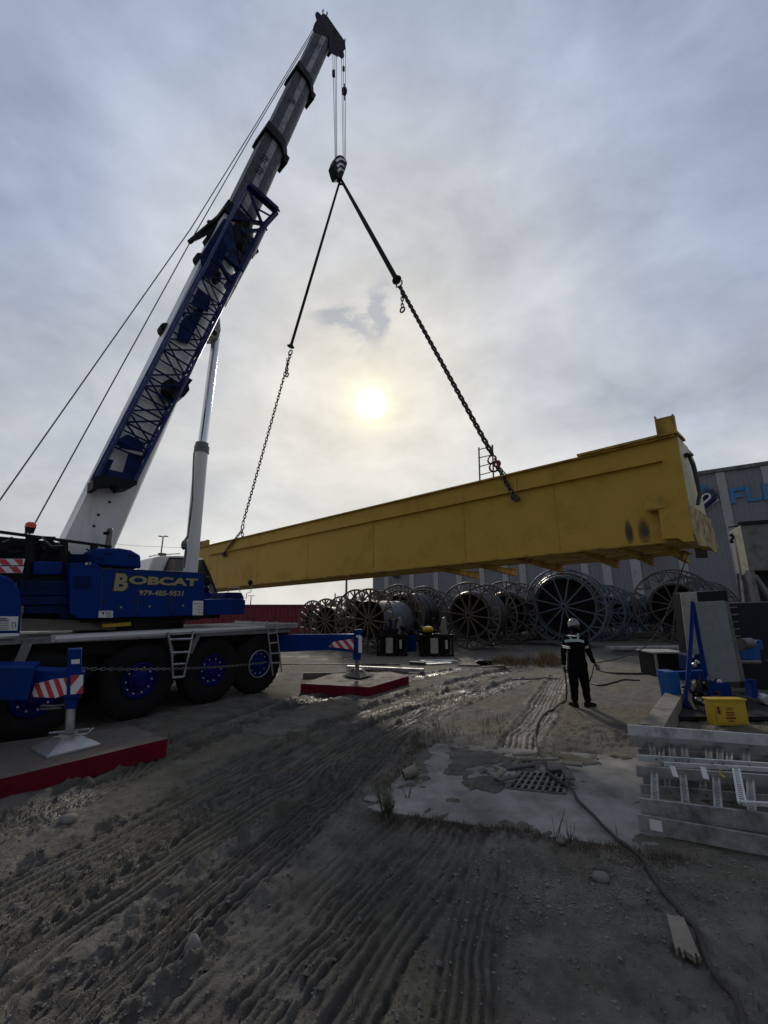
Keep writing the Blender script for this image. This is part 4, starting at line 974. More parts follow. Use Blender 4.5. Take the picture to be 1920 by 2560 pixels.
vs = [WP(s, z, o) for s, o in prof for z in (0, HB)]; fs = [(2*i, 2*i+2, 2*i+3, 2*i+1) for i in range(len(prof)-1)]
b.add(vs, fs); b.build('wall', M['wall'], broot)
b = MB(); b.prism([WP(0, 0), WP(0, HB), WP(0, HB)+WN*30, W0_+WN*30], WDIR*.02); b.prism([WP(0, HB-.02, -.1), WP(L_, HB-.02, -.1), WP(L_, HB-.02)+WN*30, WP(0, HB-.02)+WN*30], Vector((0, 0, -.05))); b.build('side_wall', M['wall'], broot)
b = MB(); b.bar(WP(-.1, HB+.08, .05), WP(L_, HB+.08, .05), .25, .28, (0, 0, 1)); b.build('roof_trim', M['dsteel'], broot)
for x, y, wpx in ((967, 1430, 10), (1030, 1430, 11), (1090, 1430, 11), (1148, 1430, 14), (1205, 1430, 12), (1264, 1430, 14), (1307, 1430, 17), (1367, 1430, 15), (1463, 1430, 18), (1518, 1430, 22), (1592, 1435, 26), (1705, 1390, 22), (1800, 1187, 23), (1912, 1165, 25)):
    s0 = WS(x-wpx/2, y); s1 = WS(x+wpx/2, y)
    b = MB(); b.box(s0, s1, 0, HB-.1, .04, .10, lambda s, z, o: WP(s, z, o)); b.build('pilaster', M['pil'], broot)
s = WS(1950, 1200)
for k in range(8):
    s += 3.4; b = MB(); b.box(s, s+.8, 0, HB-.1, .04, .10, lambda s_, z, o: WP(s_, z, o)); b.build('pilaster', M['pil'], broot)
M['signblue'] = pmat('sign_blue', (.03, .20, .42), .4, var=.06); M['signdark'] = pmat('sign_navy', (.015, .03, .09), .4)
# sign letters F L E (block capitals)
def wl(pts, m, name='sign_letter', o=.14, par=broot, d=.12):
    b = MB(); b.prism([WX(x, y, o) for x, y in pts], WN*d); return b.build(name, M[m], par)
c5 = lambda X, Y: (1550+X*.22303, 1000+Y*.22303)
wl([c5(*p) for p in [(1225, 990), (1390, 968), (1393, 1005), (1280, 1022), (1288, 1058), (1372, 1047), (1378, 1085), (1295, 1097), (1303, 1155), (1245, 1163)]], 'signblue')
wl([c5(*p) for p in [(1393, 968), (1448, 961), (1478, 1098), (1582, 1085), (1588, 1122), (1435, 1140)]], 'signblue')
wl([c5(*p) for p in [(1585, 940), (1800, 915), (1806, 950), (1645, 968), (1652, 1002), (1790, 985), (1796, 1018), (1660, 1036), (1668, 1078), (1830, 1058), (1838, 1095), (1620, 1120)]], 'signblue')
# logo: nested curved bands
lg = wl([c5(*p) for p in [(872, 1262), (985, 1183), (1106, 1103), (1108, 1122), (990, 1210), (880, 1296), (868, 1290)]], 'sign', 'sign_logo', .16)
def arcband(pts, w, m, o):
    b = MB(); P = [WX(*c5(*p), o) for p in pts]; b.tube(P, w, 6); return b.build('logo_band', M[m], lg)
arcband([(860, 1245), (960, 1170), (1030, 1110), (1040, 1070), (1010, 1035), (965, 1035), (905, 1075)], .34, 'signdark', .10)
arcband([(862, 1215), (950, 1150), (1005, 1100), (1010, 1070), (985, 1050), (945, 1060), (900, 1100)], .085, 'sign', .36)
arcband([(830, 1120), (880, 1070), (930, 1020), (935, 985), (905, 965), (860, 975)], .22, 'signblue', .12)
arcband([(835, 1080), (890, 1025), (905, 990), (880, 985)], .07, 'sign', .3)
b = MB(); p = WX(990, 1440, .3); b.box(-.35, .35, -.2, .2, -.2, .2, lambda x, y, z: p+Vector((x, y, z))); b.build('wall_lamp', M['ink'], broot)

# ================================================================== CONTAINER
cr_ = thing('shipping_container', PY(660, 1587, 30.3)-Vector((0, 0, 0)), 'dark red corrugated shipping container behind the crane deck', 'container')
xr = PY(795, 1587, 30.3).x; xl = xr-12.2; zt = PY(700, 1513, 30.3).z+.05
b = MB(); pr = []; s = xl+.15
while s < xr-.5: pr += [(s, 0), (s+.10, 0), (s+.15, .05), (s+.25, .05)]; s += .30
pr.append((xr-.4, 0)); pr.append((xr-.15, 0))
b.add([(x, 30.32+o, z) for x, o in pr for z in (.15, zt-.1)], [(2*i, 2*i+2, 2*i+3, 2*i+1) for i in range(len(pr)-1)]); b.build('side_panel', M['contain'], cr_)
b = MB()
for z in (.08, zt-.06): b.box(xl, xr, 30.25, 30.38, z-.06, z+.06)
for x in (xl+.07, xr-.07): b.box(x-.07, x+.07, 30.25, 32.6, .02, zt)
b.box(xl, xr, 30.4, 32.6, .1, zt-.05); b.build('container_frame', M['contain'], cr_)
b = MB(); b.box(xl, xr, 30.25, 32.65, 0, .02); b.build('container_base', M['ink'], cr_)

# ================================================================== REELS
AXR = Vector((math.sin(math.radians(36)), math.cos(math.radians(36)), 0))
def reel(cx, cy, yb, L, dr, wraps, fm_, dm, lab, spokes=12, name='pipe_reel', azd=36, shade_disc=True):
    g = G(cx, yb); R = PY(cx, cy, g.y).z; ax = Vector((math.sin(math.radians(azd)), math.cos(math.radians(azd)), 0))
    r = thing(name, (g.x, g.y, 0), lab, 'pipe reel', 'steel pipe reels standing in the yard')
    c0 = Vector((g.x, g.y, R)); c1 = c0+ax*L; a, up = frame(ax); ph = random.uniform(0, .5)
    for c, sg in ((c0, -1), (c1, 1)):
        b = MB(); b.ring(c, ax, R-.05, .05, 56, 6); b.ring(c+ax*sg*-.02, ax, R*dr+.05, .025, 36, 4)
        for k in range(spokes):
            th = 2*math.pi*k/spokes+ph; d = a*math.cos(th)+up*math.sin(th); tn = -a*math.sin(th)+up*math.cos(th)
            b.bar(c+d*.12, c+d*(R-.06), .085, .06, tn)
            for s_ in (-1, 1):
                e = a*math.cos(th+s_*.22)+up*math.sin(th+s_*.22); b.bar(c+d*R*.70, c+e*(R-.06),   .06, .05)
            # back bracing from hub out to spoke
            b.bar(c+ax*(-sg)*.25+d*.15, c+d*R*.7, .04, .04)
        fl_ = b.build('flange', M[fm_], r)
        b = MB(); b.lathe(c, ax*sg, [(-.3, .14), (.08, .14), (.08, .08), (-.3, .08)], 16); b.build('hub', M[fm_], fl_)
    Rd = R*dr
    b = MB(); b.lathe(c0, ax, [(.05, Rd), (L-.05, Rd), (L-.05, Rd-.03), (.05, Rd-.03), (.05, Rd)], 40)
    b.build('drum', M[dm], r, smooth=True)
    if shade_disc:  # black disc added inside the drum to stand for the shade there
     b = MB(); b.lathe(c0, ax, [(L*.42, 0), (L*.42, Rd-.04), (L*.42+.03, Rd-.04), (L*.42+.03, 0)], 36)
     b.build('drum_shade_disc', M['black'], r)
    if wraps:
        b = MB(); rw = .085; nn = int((L-.3)/(rw*2.05))
        for k in range(nn):
            for ly in range(wraps):
                if ly and (k < ly or k > nn-2-ly): continue
                b.ring(c0+ax*(.2+k*rw*2.05+rw*ly), ax, Rd+rw+ly*rw*1.75+random.uniform(-.02, .02), rw, 44, 6)
        b.build('pipe_coil', M['hose'], r, smooth=True)
    return r
reel(708, 1548, 1582, 1.6, .55, 0, 'reel', 'reel', 'small dark reel rim, leftmost of the two peeping over the red container')
reel(752, 1548, 1582, 1.6, .55, 0, 'reel', 'reel', 'small dark reel rim, right one of the two peeping over the red container')
reel(778, 1550, 1601, 2.0, .55, 0, 'reel', 'reel', 'dark spoked reel half hidden behind the right end of the red container')
reel(812, 1553, 1612, 2.2, .62, 0, 'reel', 'reellight', 'dark spoked reel standing beside the right end of the red container')
reel(888, 1545, 1620, 2.0, .6, 0, 'reel', 'reel', 'dark open reel standing close behind the pale drum reel')
reel(921, 1550, 1633, 2.5, .60, 0, 'reel', 'reellight', 'dark spoked reel with a pale blue flaking drum, behind the striped outrigger')
reel(996, 1538, 1619, 2.6, .60, 1, 'reel', 'reel', 'dark reel wound with black pipe, between the two engine units')
reel(1085, 1545, 1605, 2.0, .5, 0, 'reelblue', 'reelblue', 'small blue reel far back between two dark reels')
reel(1176, 1538, 1625, 2.4, .62, 1, 'reel', 'reel', 'dark reel with twelve bare spokes and thin pipe coil, right of the yellow machine')
reel(1271, 1530, 1611, 2.4, .58, 1, 'reel', 'reel', 'dark reel crowded between the bare spoked reel and the biggest reel')
reel(1330, 1532, 1600, 2.2, .5, 0, 'reel', 'reel', 'dark open reel mostly hidden behind the biggest reel')
reel(1420, 1516, 1617, 1.6, .74, 2, 'reelblue', 'reelblue', 'biggest reel with blue spokes and broad blue drum, behind the worker')
reel(1530, 1530, 1601, 1.8, .55, 0, 'reelblue', 'reelblue', 'blue reel just right of the biggest reel')
reel(1590, 1536, 1594, 1.8, .55, 0, 'reelblue', 'reelblue', 'pale blue reel farther back in the row right of the biggest reel')
reel(1635, 1540, 1588, 1.8, .5, 0, 'reelblue', 'reel', 'smallest blue reel at the far end of the row')
reel(1704, 1514, 1610, 2.2, .55, 1, 'reel', 'hose', 'large dark reel with black drum behind the grey panels', azd=30)
reel(1775, 1524, 1601, 2.2, .55, 0, 'reel', 'reel', 'dark reel rim behind the large dark reel, left of the steel hopper')
for (cx, cy, yb, dr, m_, lb) in ((850, 1547, 1606, .4, 'reel', 'open reel rim between the container end reels and the pale drum reel'), (958, 1540, 1604, .4, 'reel', 'open reel rim far behind the pale drum reel, left of the coiled reel'),
        (1060, 1540, 1610, .45, 'reel', 'open spoked reel right behind the black pipe coil reel'), (1225, 1535, 1603, .4, 'reelblue', 'open bluish reel behind the bare twelve spoke reel'),
        (1370, 1528, 1598, .45, 'reel', 'open reel rim overlapping the left side of the biggest reel from behind'), (1490, 1528, 1604, .45, 'reelblue', 'open blue reel directly behind the right side of the biggest reel'),
        (1660, 1538, 1594, .4, 'reelblue', 'open blue reel rim just left of the large dark reel'), (1740, 1520, 1604, .45, 'reelblue', 'open blue grey reel overlapping the large dark reel from behind')):
    reel(cx, cy, yb, 1.6, dr, 0, m_, m_, lb, shade_disc=False, azd=36+random.uniform(-7, 7))
# ================================================================== far light poles and wire
def pole(x, yt, yb, Y, arms, lab, name='light_pole'):
    t = PY(x, yt, Y); b = MB(); b.tube([Vector((t.x, Y, 0)), t], [.14, .09], 8)
    if arms:
        for s in (-1, 1): b.bar(t, t+Vector((s*.35, 0, .05)), .08, .08); b.box(-.22, .22, -.25, .25, -.06, .06, lambda p, q, z: t+Vector((s*.42+p, q, .08+z)))
    single(b, name, M['dsteel'], lab, 'light pole')
pole(408, 1342, 1500, 60, True, 'tall twin headed light pole far behind the crane cab'); pole(868, 1370, 1500, 45, False, 'thin dark pole rising behind the girder left of the building')
pole(838, 1483, 1520, 60, False, 'short thin post above the dark reels left of the building'); pole(628, 1490, 1520, 90, True, 'tiny distant light pole beside the crane front platform')
b = MB(); b.tube([PY(200, 1350, 80), PY(330, 1364, 80), PY(520, 1372, 80), PY(800, 1380, 82)], .03, 4); single(b, 'overhead_wire', M['ink'], 'thin overhead wire crossing the sky behind the crane cab', 'wire')

# ================================================================== MID YARD MACHINES
def engine(cx, yb, w, lab, yellow=False):
    g = G(cx, yb); Y = g.y; x0, x1 = g.x-w/2, g.x+w/2
    r = thing('engine_unit', (g.x, Y, 0), lab, 'engine unit')
    b = MB()
    for x in (x0+.05, x1-.05, x0+w*.35, x0+w*.66):
        b.box(x-.04, x+.04, Y-.05, Y+.03, 0, .85); b.box(x-.04, x+.04, Y+.8, Y+.88, 0, .85)
    b.box(x0, x1, Y-.05, Y+.9, 0, .10); b.box(x0, x1, Y-.05, Y+.9, .78, .88); b.build('skid_frame', M['black'], r)
    b = MB(); b.box(x0+.15, x1-.15, Y+.15, Y+.75, .1, .75); b.build('engine_block', M['black'], r, bevel=.03)
    b = MB(); b.box(x0+w*.30, x0+w*.53, Y-.10, Y-.05, .12, .74); b.build('control_door', M['panel2'], r, bevel=.01)
    b = MB(); b.box(x0+w*.74, x0+w*.82, Y-.10, Y-.052, .3, .66); b.build('gauge_panel', M['alu'], r, bevel=.01)
    b = MB()
    for k in range(16):
        x = random.uniform(x0+.1, x1-.1); z = random.uniform(.85, 1.15); q = Vector((x, Y+random.uniform(.1, .7), z)); b.blob(q, random.uniform(.06, .2), .15, random.uniform(.08, .22), k, 1, .3)
    b.tube([(x0+w*.45, Y+.3, .9), (x0+w*.45, Y+.3, 1.55)], .05, 8); b.tube([(x0+w*.55, Y+.5, .9), (x0+w*.6, Y+.4, 1.35), (x0+w*.7, Y+.4, 1.5)], .04, 8)
    b.build('engine_top', M['black'], r)
    b = MB(); x = x0+w*.78; b.tube([(x-.03, Y+.3, .86), (x-.06, Y+.3, 1.1), (x-.02, Y+.3, 1.35), (x, Y+.3, 1.52), (x+.05, Y+.3, 1.58)], [.20, .17, .13, .10, .05], 9); b.build('wrapped_filter', M['plastic'], r, smooth=True)
    if yellow:
        b = MB(); b.blob((x0+w*.25, Y+.2, 1.08), .26, .2, .14, 4, 2, .12); b.build('valve_cover', M['yel'], r)
    else:
        b = MB(); b.box(x0+w*.45, x0+w*.62, Y+.2, Y+.5, .88, 1.5); b.build('radiator', M['navy'], r, bevel=.02)
engine(980, 1640, 1.30, 'dark engine unit with clear wrapped filter, left of the blue bin')
engine(1093, 1641, 1.40, 'dark engine unit with a yellow cover on top, right of the blue bin', True)
g = G(1027, 1630); b = MB(); b.lathe((g.x, g.y+.25, 0), (0, 0, 1), [(0, 0), (0, .26), (.05, .28), (.62, .29), (.66, .31), (.70, .31), (.70, .25), (.1, .24)], 20)
single(b, 'blue_bin', M['blue'], 'small blue open bin on the ground between the two dark engine units', 'bin', smooth=True)
# ================================================================== TIMBERS AND DEBRIS
def plank(p, q, z, w, h, name, m, lab, cat='plank', grp=None):
    a = G(*p, z); c = G(*q, z); b = MB(); b.bar(a, c, w, h, (0, 0, 1)); return single(b, name, M[m], lab, cat, grp, bevel=.004)
plank((758, 1688), (868, 1686), .08, .16, .14, 'timber', 'wood', 'dark squared timber lying behind the left corner of the red mat')
plank((868, 1668), (1060, 1676), .10, .14, .10, 'timber', 'alu', 'long pale timber lying behind the farther red mat, nearer of the pair')
plank((880, 1672), (1020, 1681), .04, .12, .07, 'timber', 'wood', 'grey timber lying just in front of the long pale timber')
plank((1025, 1657), (1062, 1659), .05, .2, .1, 'timber', 'ink', 'short black beam lying in front of the yellow topped engine unit')
for k, (p, q) in enumerate((((1052, 1652), (1135, 1649)), ((1058, 1656), (1143, 1652)), ((1066, 1660), (1128, 1657)))):
    plank(p, q, .03, .22, .03, 'board', 'steel', ('backmost', 'middle', 'front')[k]+' board of the three flat pale boards before the engine units', 'board', 'flat pale boards before the engine units')
plank((1145, 1663), (1200, 1664), .04, .10, .05, 'plank', 'wood', 'pale plank at the left of the scrap pile in the mid yard')
plank((1228, 1659), (1276, 1671), .05, .10, .05, 'plank', 'wood', 'slanting plank at the right of the scrap pile in the mid yard')
plank((1205, 1668), (1262, 1664), .10, .08, .04, 'plank', 'dsteel', 'dark strip lying over the scrap pile in the mid yard')
b = MB(); g = G(1212, 1662); b.blob((g.x, g.y, .1), .30, .25, .12, 3, 2, .3); b.blob((g.x+.3, g.y+.1, .08), .2, .2, .1, 5, 2, .3); single(b, 'scrap_lump', M['black'], 'black crumpled scrap lump between two pale planks', 'scrap')
for k, (p, q, z, m) in enumerate((((1518, 1619), (1720, 1617), .30, 'alu'), ((1515, 1622), (1722, 1621), .18, 'alu'), ((1530, 1625), (1726, 1626), .06, 'dsteel'))):
    plank(p, q, z, .3, .08, 'steel_channel', m, ('top', 'middle', 'lowest')[k]+' one of the long pale steel channels stacked behind the worker', 'steel channel', 'long steel channels stacked behind the worker')
for k, (p, q) in enumerate((((795, 1597), (1080, 1590)), ((1120, 1592), (1390, 1590)), ((1440, 1588), (1680, 1586)))):
    plank(p, q, .22, .5, .3, 'support_rail', 'beige', ('left', 'middle', 'right')[k]+' low pale rail running along the ground under the row of reels', 'rail', 'low rails under the reels')
plank((690, 1660), (1000, 1661), .02, .06, .03, 'thin_pipe', 'ink', 'thin dark pipe lying across the ground behind the farther red mat', 'pipe')
# ================================================================== DRY GRASS PATCHES
def tuft(mb, x, y, n, h, sp, r=.003, lean=.5):
    z0 = hz_q(x, y)-.005
    for k in range(n):
        a = random.uniform(0, 6.28); d = random.uniform(0, sp); p = Vector((x+math.cos(a)*d, y+math.sin(a)*d, z0-.01)); hh = h*random.uniform(.4, 1.1); l = random.uniform(0, lean)*hh; b2 = random.uniform(0, 6.28)
        q = p+Vector((math.cos(b2)*l*.4, math.sin(b2)*l*.4, hh*.6)); t_ = p+Vector((math.cos(b2)*l, math.sin(b2)*l, hh)); w = Vector((math.sin(b2), -math.cos(b2), 0))*r
        mb.add([p-w, p+w, q+w*.8, t_, q-w*.8], [(0, 1, 2, 4), (4, 2, 3)])
b = MB()
for k in range(90):
    px_ = random.uniform(1235, 1400); g = G(px_, random.uniform(1652, 1668)); tuft(b, g.x, g.y, 16, .28 if random.random() < .8 else .5, .3, .008)
M['straw'] = pmat('dry_grass', (.17, .12, .05), .9, var=.4, scale=2, dirt=(.06, .08, .025), amt=.4, dscale=.8)
o = b.build('dry_grass', M['straw'], fix=False); o['kind'] = 'stuff'
b = MB()
for k in range(900):
    t = random.random()
    if t < .35: a, c = (925, 2030), (1190, 2062)
    elif t < .7: a, c = (1190, 2062), (1720, 2150)
    else: a, c = (1060, 1850), (940, 1990)
    u_ = random.random(); x = a[0]+(c[0]-a[0])*u_+random.gauss(0, 14); y = a[1]+(c[1]-a[1])*u_+abs(random.gauss(0, 16)) if t < .7 else a[1]+(c[1]-a[1])*u_+random.gauss(0, 10)
    g = G(x, y); tuft(b, g.x, g.y, 5, .07, .05, .0022)
for k in range(700):
    g = G(random.uniform(-50, 1990), random.uniform(1700, 2560))
    if inquad(np.array([g.x]), np.array([g.y]), SLAB)[0] > -.1: continue
    tuft(b, g.x, g.y, 3, .05, .05, .002)
for (x, y, n) in ((1050, 1840, 30), (1130, 1830, 25), (1220, 1800, 20), (1040, 1870, 25), (1240, 1835, 20), (400, 1860, 10), (1530, 1850, 18)):
    for k in range(n): g = G(x+random.gauss(0, 28), y+random.gauss(0, 10)); tuft(b, g.x, g.y, 5, .12, .08, .003)
o = b.build('sparse_weeds', M['dry'], fix=False); o['kind'] = 'stuff'
def weed(x, y, h, lab, m='dry', leafy=False, n=6, seed=0):
    random.seed(seed); g = G(x, y); z0 = hz_at(g.x, g.y)-.01; r = thing('dry_weed' if not leafy else 'green_weed', (g.x, g.y, z0), lab, 'weed'); b = MB(); lf = MB()
    for k in range(n):
        a = random.uniform(0, 6.28); p = Vector((g.x, g.y, z0)); pts = [p]; hh = h*random.uniform(.6, 1)
        for s in range(5): p = p+Vector((math.cos(a)*.12*hh*random.uniform(.2, 1), math.sin(a)*.12*hh*random.uniform(.2, 1), hh/5)); pts.append(p)
        b.tube(pts, [.004, .0035, .003, .0025, .002, .0012], 4)
        for s in range(2, 6):
            for _ in range(5 if leafy else 1):
                q = pts[s]; dd_ = Vector((random.gauss(0, 1), random.gauss(0, 1), random.uniform(.3, 1))).normalized()*random.uniform(.03, .07); w = Vector((dd_.y, -dd_.x, 0)).normalized()*(.006 if leafy else .002)
                lf.add([q, q+dd_*.5+w, q+dd_, q+dd_*.5-w], [(0, 1, 2, 3)])
    b.build('stem', M[m if not leafy else 'green'], r); lf.build('leaf', M['green' if leafy else 'dry'], r, fix=False)
weed(1018, 1995, .20, 'bare dry weed on the pad near its left corner', seed=1); weed(1390, 2105, .30, 'tall branching dry weed at the near edge of the pad', n=4, seed=2); weed(1425, 2108, .20, 'short dry weed at the near edge of the pad beside the tall one', seed=3)
weed(1545, 2090, .24, 'lone curved dry stalk near the left end of the tray stack', n=1, seed=4); weed(430, 1850, .26, 'brown leafy weed at the corner of the near red mat', n=5, seed=5)
weed(957, 2035, .30, 'upright green weed at the left corner of the pad', leafy=True, n=7, seed=6); weed(972, 2040, .16, 'low bushy green weed in front of the upright one', leafy=True, n=9, seed=7); weed(1030, 1935, .10, 'small green weed beside the broken bucket at the rut edge', leafy=True, n=8, seed=8)
random.seed(21)
# ================================================================== STONES
def scatter(nm, n, boxf, r0, r1, m):
    b = MB()
    for k in range(n):
        x, y = boxf(); g = G(x, y)
        if inquad(np.array([g.x]), np.array([g.y]), SLAB)[0] > 0: continue
        r = random.uniform(r0, r1)*(1 if random.random() < .93 else 2.0); b.blob((g.x, g.y, hz_q(g.x, g.y)+r*.15), r, r*random.uniform(.6, 1), r*random.uniform(.4, .7), k, 1, .22)
    o = b.build(nm, M[m], fix=False); o['kind'] = 'stuff'
scatter('gravel', 2600, lambda: (random.gauss(1560, 260), 2130+abs(random.gauss(0, 110))), .003, .009, 'stone')
scatter('pebbles', 700, lambda: (random.uniform(-20, 1960), 1700+860*random.random()**.8), .003, .010, 'stone')
def clodbox():
    tr = random.choice([0, 1, 2, 3, 3, 4, 5, 6, 8]); P = TR[tr][0]; i = random.randrange(len(P)-1); t = random.random(); a, c = P[i], P[i+1]; x = a[0]+(c[0]-a[0])*t; y = a[1]+(c[1]-a[1])*t
    e = np.array([c[0]-a[0], c[1]-a[1]]); e /= np.hypot(*e); s = random.choice((-1, 1))*(TR[tr][1]+random.gauss(.07, .05)); return x-e[1]*s, y+e[0]*s
b = MB()
for k in range(1500):
    x, y = clodbox()
    if y < 1.6 or y > 14: continue
    if inquad(np.array([x]), np.array([y]), SLAB)[0] > 0: continue
    r = random.uniform(.005, .015)*(1 if random.random() < .95 else 1.6); b.blob((x, y, hz_q(x, y)-r*.25), r*random.uniform(.8, 1.8), r*random.uniform(.8, 1.5), r*random.uniform(.5, .9), k, 1, .40)
o = b.build('mud_clods', M['mudc'], fix=False); o['kind'] = 'stuff'
def rock(x, y, r, lab, m='stone', fl=.55):
    g = G(x, y); b = MB(); b.blob((g.x, g.y, hz_q(g.x, g.y)+r*fl*.5), r, r*.8, r*fl, int(x), 2, .12); single(b, 'rock', M[m], lab, 'rock', smooth=True, sharp=60)
rock(1502, 2200, .07, 'smooth grey rock in the gravel right of the straight ruts'); rock(1402, 2110, .045, 'pale round rock at the foot of the tall dry weed'); rock(930, 2000, .09, 'flat pale rock beside the upright green weed', 'conc', .2)
rock(170, 2058, .085, 'flat grey rock in the mud below the near red mat'); rock(482, 2365, .05, 'upright shard of pale rock between the ruts near the bottom', 'conc', 1.4); rock(20, 2275, .06, 'brown rock at the left edge of the picture')
# rubbish round the drain
b = MB()
for k, (x, y, a, l, w) in enumerate(((1300, 1915, .2, .40, .09), (1350, 1900, -.1, .5, .07), (1395, 1925, .1, .25, .10), (1250, 1940, .9, .3, .08), (1270, 1955, .3, .25, .06), (1435, 1920, -.5, .22, .12), (1422, 1950, 1.4, .25, .10), (1310, 1900, 0, .3, .06))):
    g = G(x, y, .03); d = Vector((math.cos(a), math.sin(a), .05))*l/2; bb2 = MB(); bb2.bar(g-d+Vector((0, 0, .01*k)), g+d+Vector((0, 0, .01*k)), w, .025, (0, 0, 1))
    single(bb2, 'scrap_piece', M['wood' if k % 2 else 'mudc'], ('flat wood scrap left of centre behind the drain grate', 'long wood strip behind the drain grate', 'muddy lump on the far edge of the drain grate', 'slanting wood strip off the left end of the drain grate', 'dark muddy strip on the left rim of the drain grate', 'pale wood chip beyond the right end of the drain grate', 'upright muddy board at the right rim of the drain grate', 'thin wood stick farthest behind the drain grate')[k], 'scrap', 'scraps around the drain', bevel=.006)
g = G(1008, 1948); b = MB(); b.lathe((g.x, g.y, .05), (.8, .3, .15), [(0, .05), (.02, .055), (.16, .065), (.17, .07), (.17, .0)], 14); single(b, 'crushed_bucket', M['beige'], 'crushed pale bucket lying on the left edge of the pad', 'bucket')
# broken plank near the bottom right
a, c = G(1688, 2292, .05), G(1722, 2392, .05); d = c-a; s_ = d.cross(Vector((0, 0, 1))).normalized(); b = MB()
for k in range(9):
    o_ = (k-4)*.0108; l0 = random.uniform(-.02, .03); l1 = random.uniform(.86, 1.04) if k % 3 else .97
    z_ = Vector((0, 0, hz_q(a.x, a.y)+.0)); b.add([a+s_*(o_-.0055)+d*l0+z_, a+s_*(o_+.0055)+d*l0+z_, c+s_*(o_*1.25+.0068)-d*(1-l1)+z_, c+s_*(o_*1.25-.0068)-d*(1-l1)+z_,
        a+s_*(o_-.0055)+d*l0+z_-Vector((0, 0, .03)), a+s_*(o_+.0055)+d*l0+z_-Vector((0, 0, .03)), c+s_*(o_*1.25+.0068)-d*(1-l1)+z_-Vector((0, 0, .03)), c+s_*(o_*1.25-.0068)-d*(1-l1)+z_-Vector((0, 0, .03))],
        [(0, 1, 2, 3), (7, 6, 5, 4), (0, 4, 5, 1), (1, 5, 6, 2), (2, 6, 7, 3), (3, 7, 4, 0)])
M['wood2'] = pmat('bleached_wood', (.24, .21, .165), .85, var=.35, scale=12, bump=.6, bscale=30, dirt=(.15, .13, .10), amt=.4)
single(b, 'broken_plank', M['wood2'], 'splintered bleached plank lying in the mud near the bottom right, beside the brown rope', 'plank')
# ================================================================== ROPES ON THE GROUND
def groundrope(pts, r, name, m, lab, cat, first3d=None, lift=.0):
    P = [Vector((q[0], q[1], 0)) for q in spl([(G(*p).x, G(*p).y) for p in pts], 10)]; P = [Vector((p.x, p.y, hz_q(p.x, p.y)+r*.7+(0.012 if inquad(np.array([p.x]), np.array([p.y]), SLAB)[0] > 0 and hz_q(p.x, p.y) < 0 else 0)+ (-hz_q(p.x, p.y)+r if hz_q(p.x, p.y) < -.02 and inquad(np.array([p.x]), np.array([p.y]), SLAB)[0] > -.05 else 0))) for p in P]
    # smooth heights
    for _ in range(3):
        z = [p.z for p in P]
        for i in range(1, len(P)-1): P[i].z = max(z[i], (z[i-1]+z[i+1])/2) if _ < 2 else (z[i-1]+2*z[i]+z[i+1])/4
    if first3d: P = first3d+P
    b = MB(); b.tube(P, r, 8); return single(b, name, M[m], lab, cat, smooth=True)
YM = 9.16
hL = PY(1411, 1668, YM-.05)
groundrope([(1416, 1752), (1390, 1770), (1362, 1785), (1345, 1810), (1338, 1842), (1346, 1878), (1362, 1912), (1372, 1940), (1400, 1962), (1432, 1985), (1446, 2012), (1485, 2050), (1520, 2088), (1580, 2130), (1612, 2160), (1640, 2215), (1690, 2270), (1745, 2345), (1765, 2400), (1790, 2455), (1830, 2490), (1852, 2535), (1870, 2620)], .017, 'hose', 'rope_b',
           'long brown hose from the worker over the drain grate to the bottom right corner', 'hose', [hL, PY(1415, 1700, YM-.12), PY(1417, 1730, YM-.2)])
groundrope([(1495, 1675), (1530, 1684), (1590, 1687), (1650, 1686)], .03, 'black_cable', 'hose', 'black cable on the ground from behind the worker to the dark locker', 'cable')
groundrope([(1478, 1710), (1500, 1715), (1535, 1707), (1560, 1700), (1600, 1702)], .02, 'black_cable', 'hose', 'thin tangled black cable lying right of the worker', 'cable')
groundrope([(1280, 1700), (1330, 1698), (1400, 1697)], .015, 'black_cable', 'ink', 'thin dark wire lying on the ground left of the worker', 'cable')
groundrope([(680, 1932), (700, 1922), (730, 1920), (755, 1916)], .006, 'straw_stalk', 'straw', 'thin tan stalk lying on the mud between the ruts', 'stalk')
# tag line from the girder end to the worker's right hand
b = MB(); hR = PY(1487, 1658, YM-.08); st_ = GX(1716, 1394, 1.4)
pxs = [(1697, 1450, .15), (1672, 1520, .35), (1640, 1585, .55), (1605, 1622, .7), (1550, 1645, .85)]
pts = [st_]+[PY(x, y, st_.y*(1-k)+hR.y*k) for x, y, k in pxs]+[hR]
pp_ = []
for i in range(len(pts)-1):
    p0 = pts[max(i-1, 0)]; p1_ = pts[i]; p2_ = pts[i+1]; p3 = pts[min(i+2, len(pts)-1)]
    for j in range(6):
        t = j/6; pp_.append(.5*((2*p1_)+(p2_-p0)*t+(2*p0-5*p1_+4*p2_-p3)*t*t+(3*p1_-p0-3*p2_+p3)*t**3))
pp_.append(hR); pp_ += [PY(1484, 1668, YM-.1), PY(1479, 1690, YM-.12), PY(1472, 1708, YM-.1)]
b.tube(pp_, .011, 6); single(b, 'tag_line', M['rope_b'], 'thin dark tag line sagging from the girder end to the worker right hand', 'rope', smooth=True)
# ================================================================== RIGHT SIDE CLUTTER
def q2(pts, Y): return [PY(x, y, Y) for x, y in pts]
def slabp(name, pts, Y, d, m, par=None, lab=None, cat=None, bev=.008, grp=None):
    b = MB(); b.prism(q2(pts, Y), Vector((0, d, 0)))
    return b.build(name, M[m], par, bevel=bev) if par is not None else single(b, name, M[m], lab, cat, grp, bevel=bev)
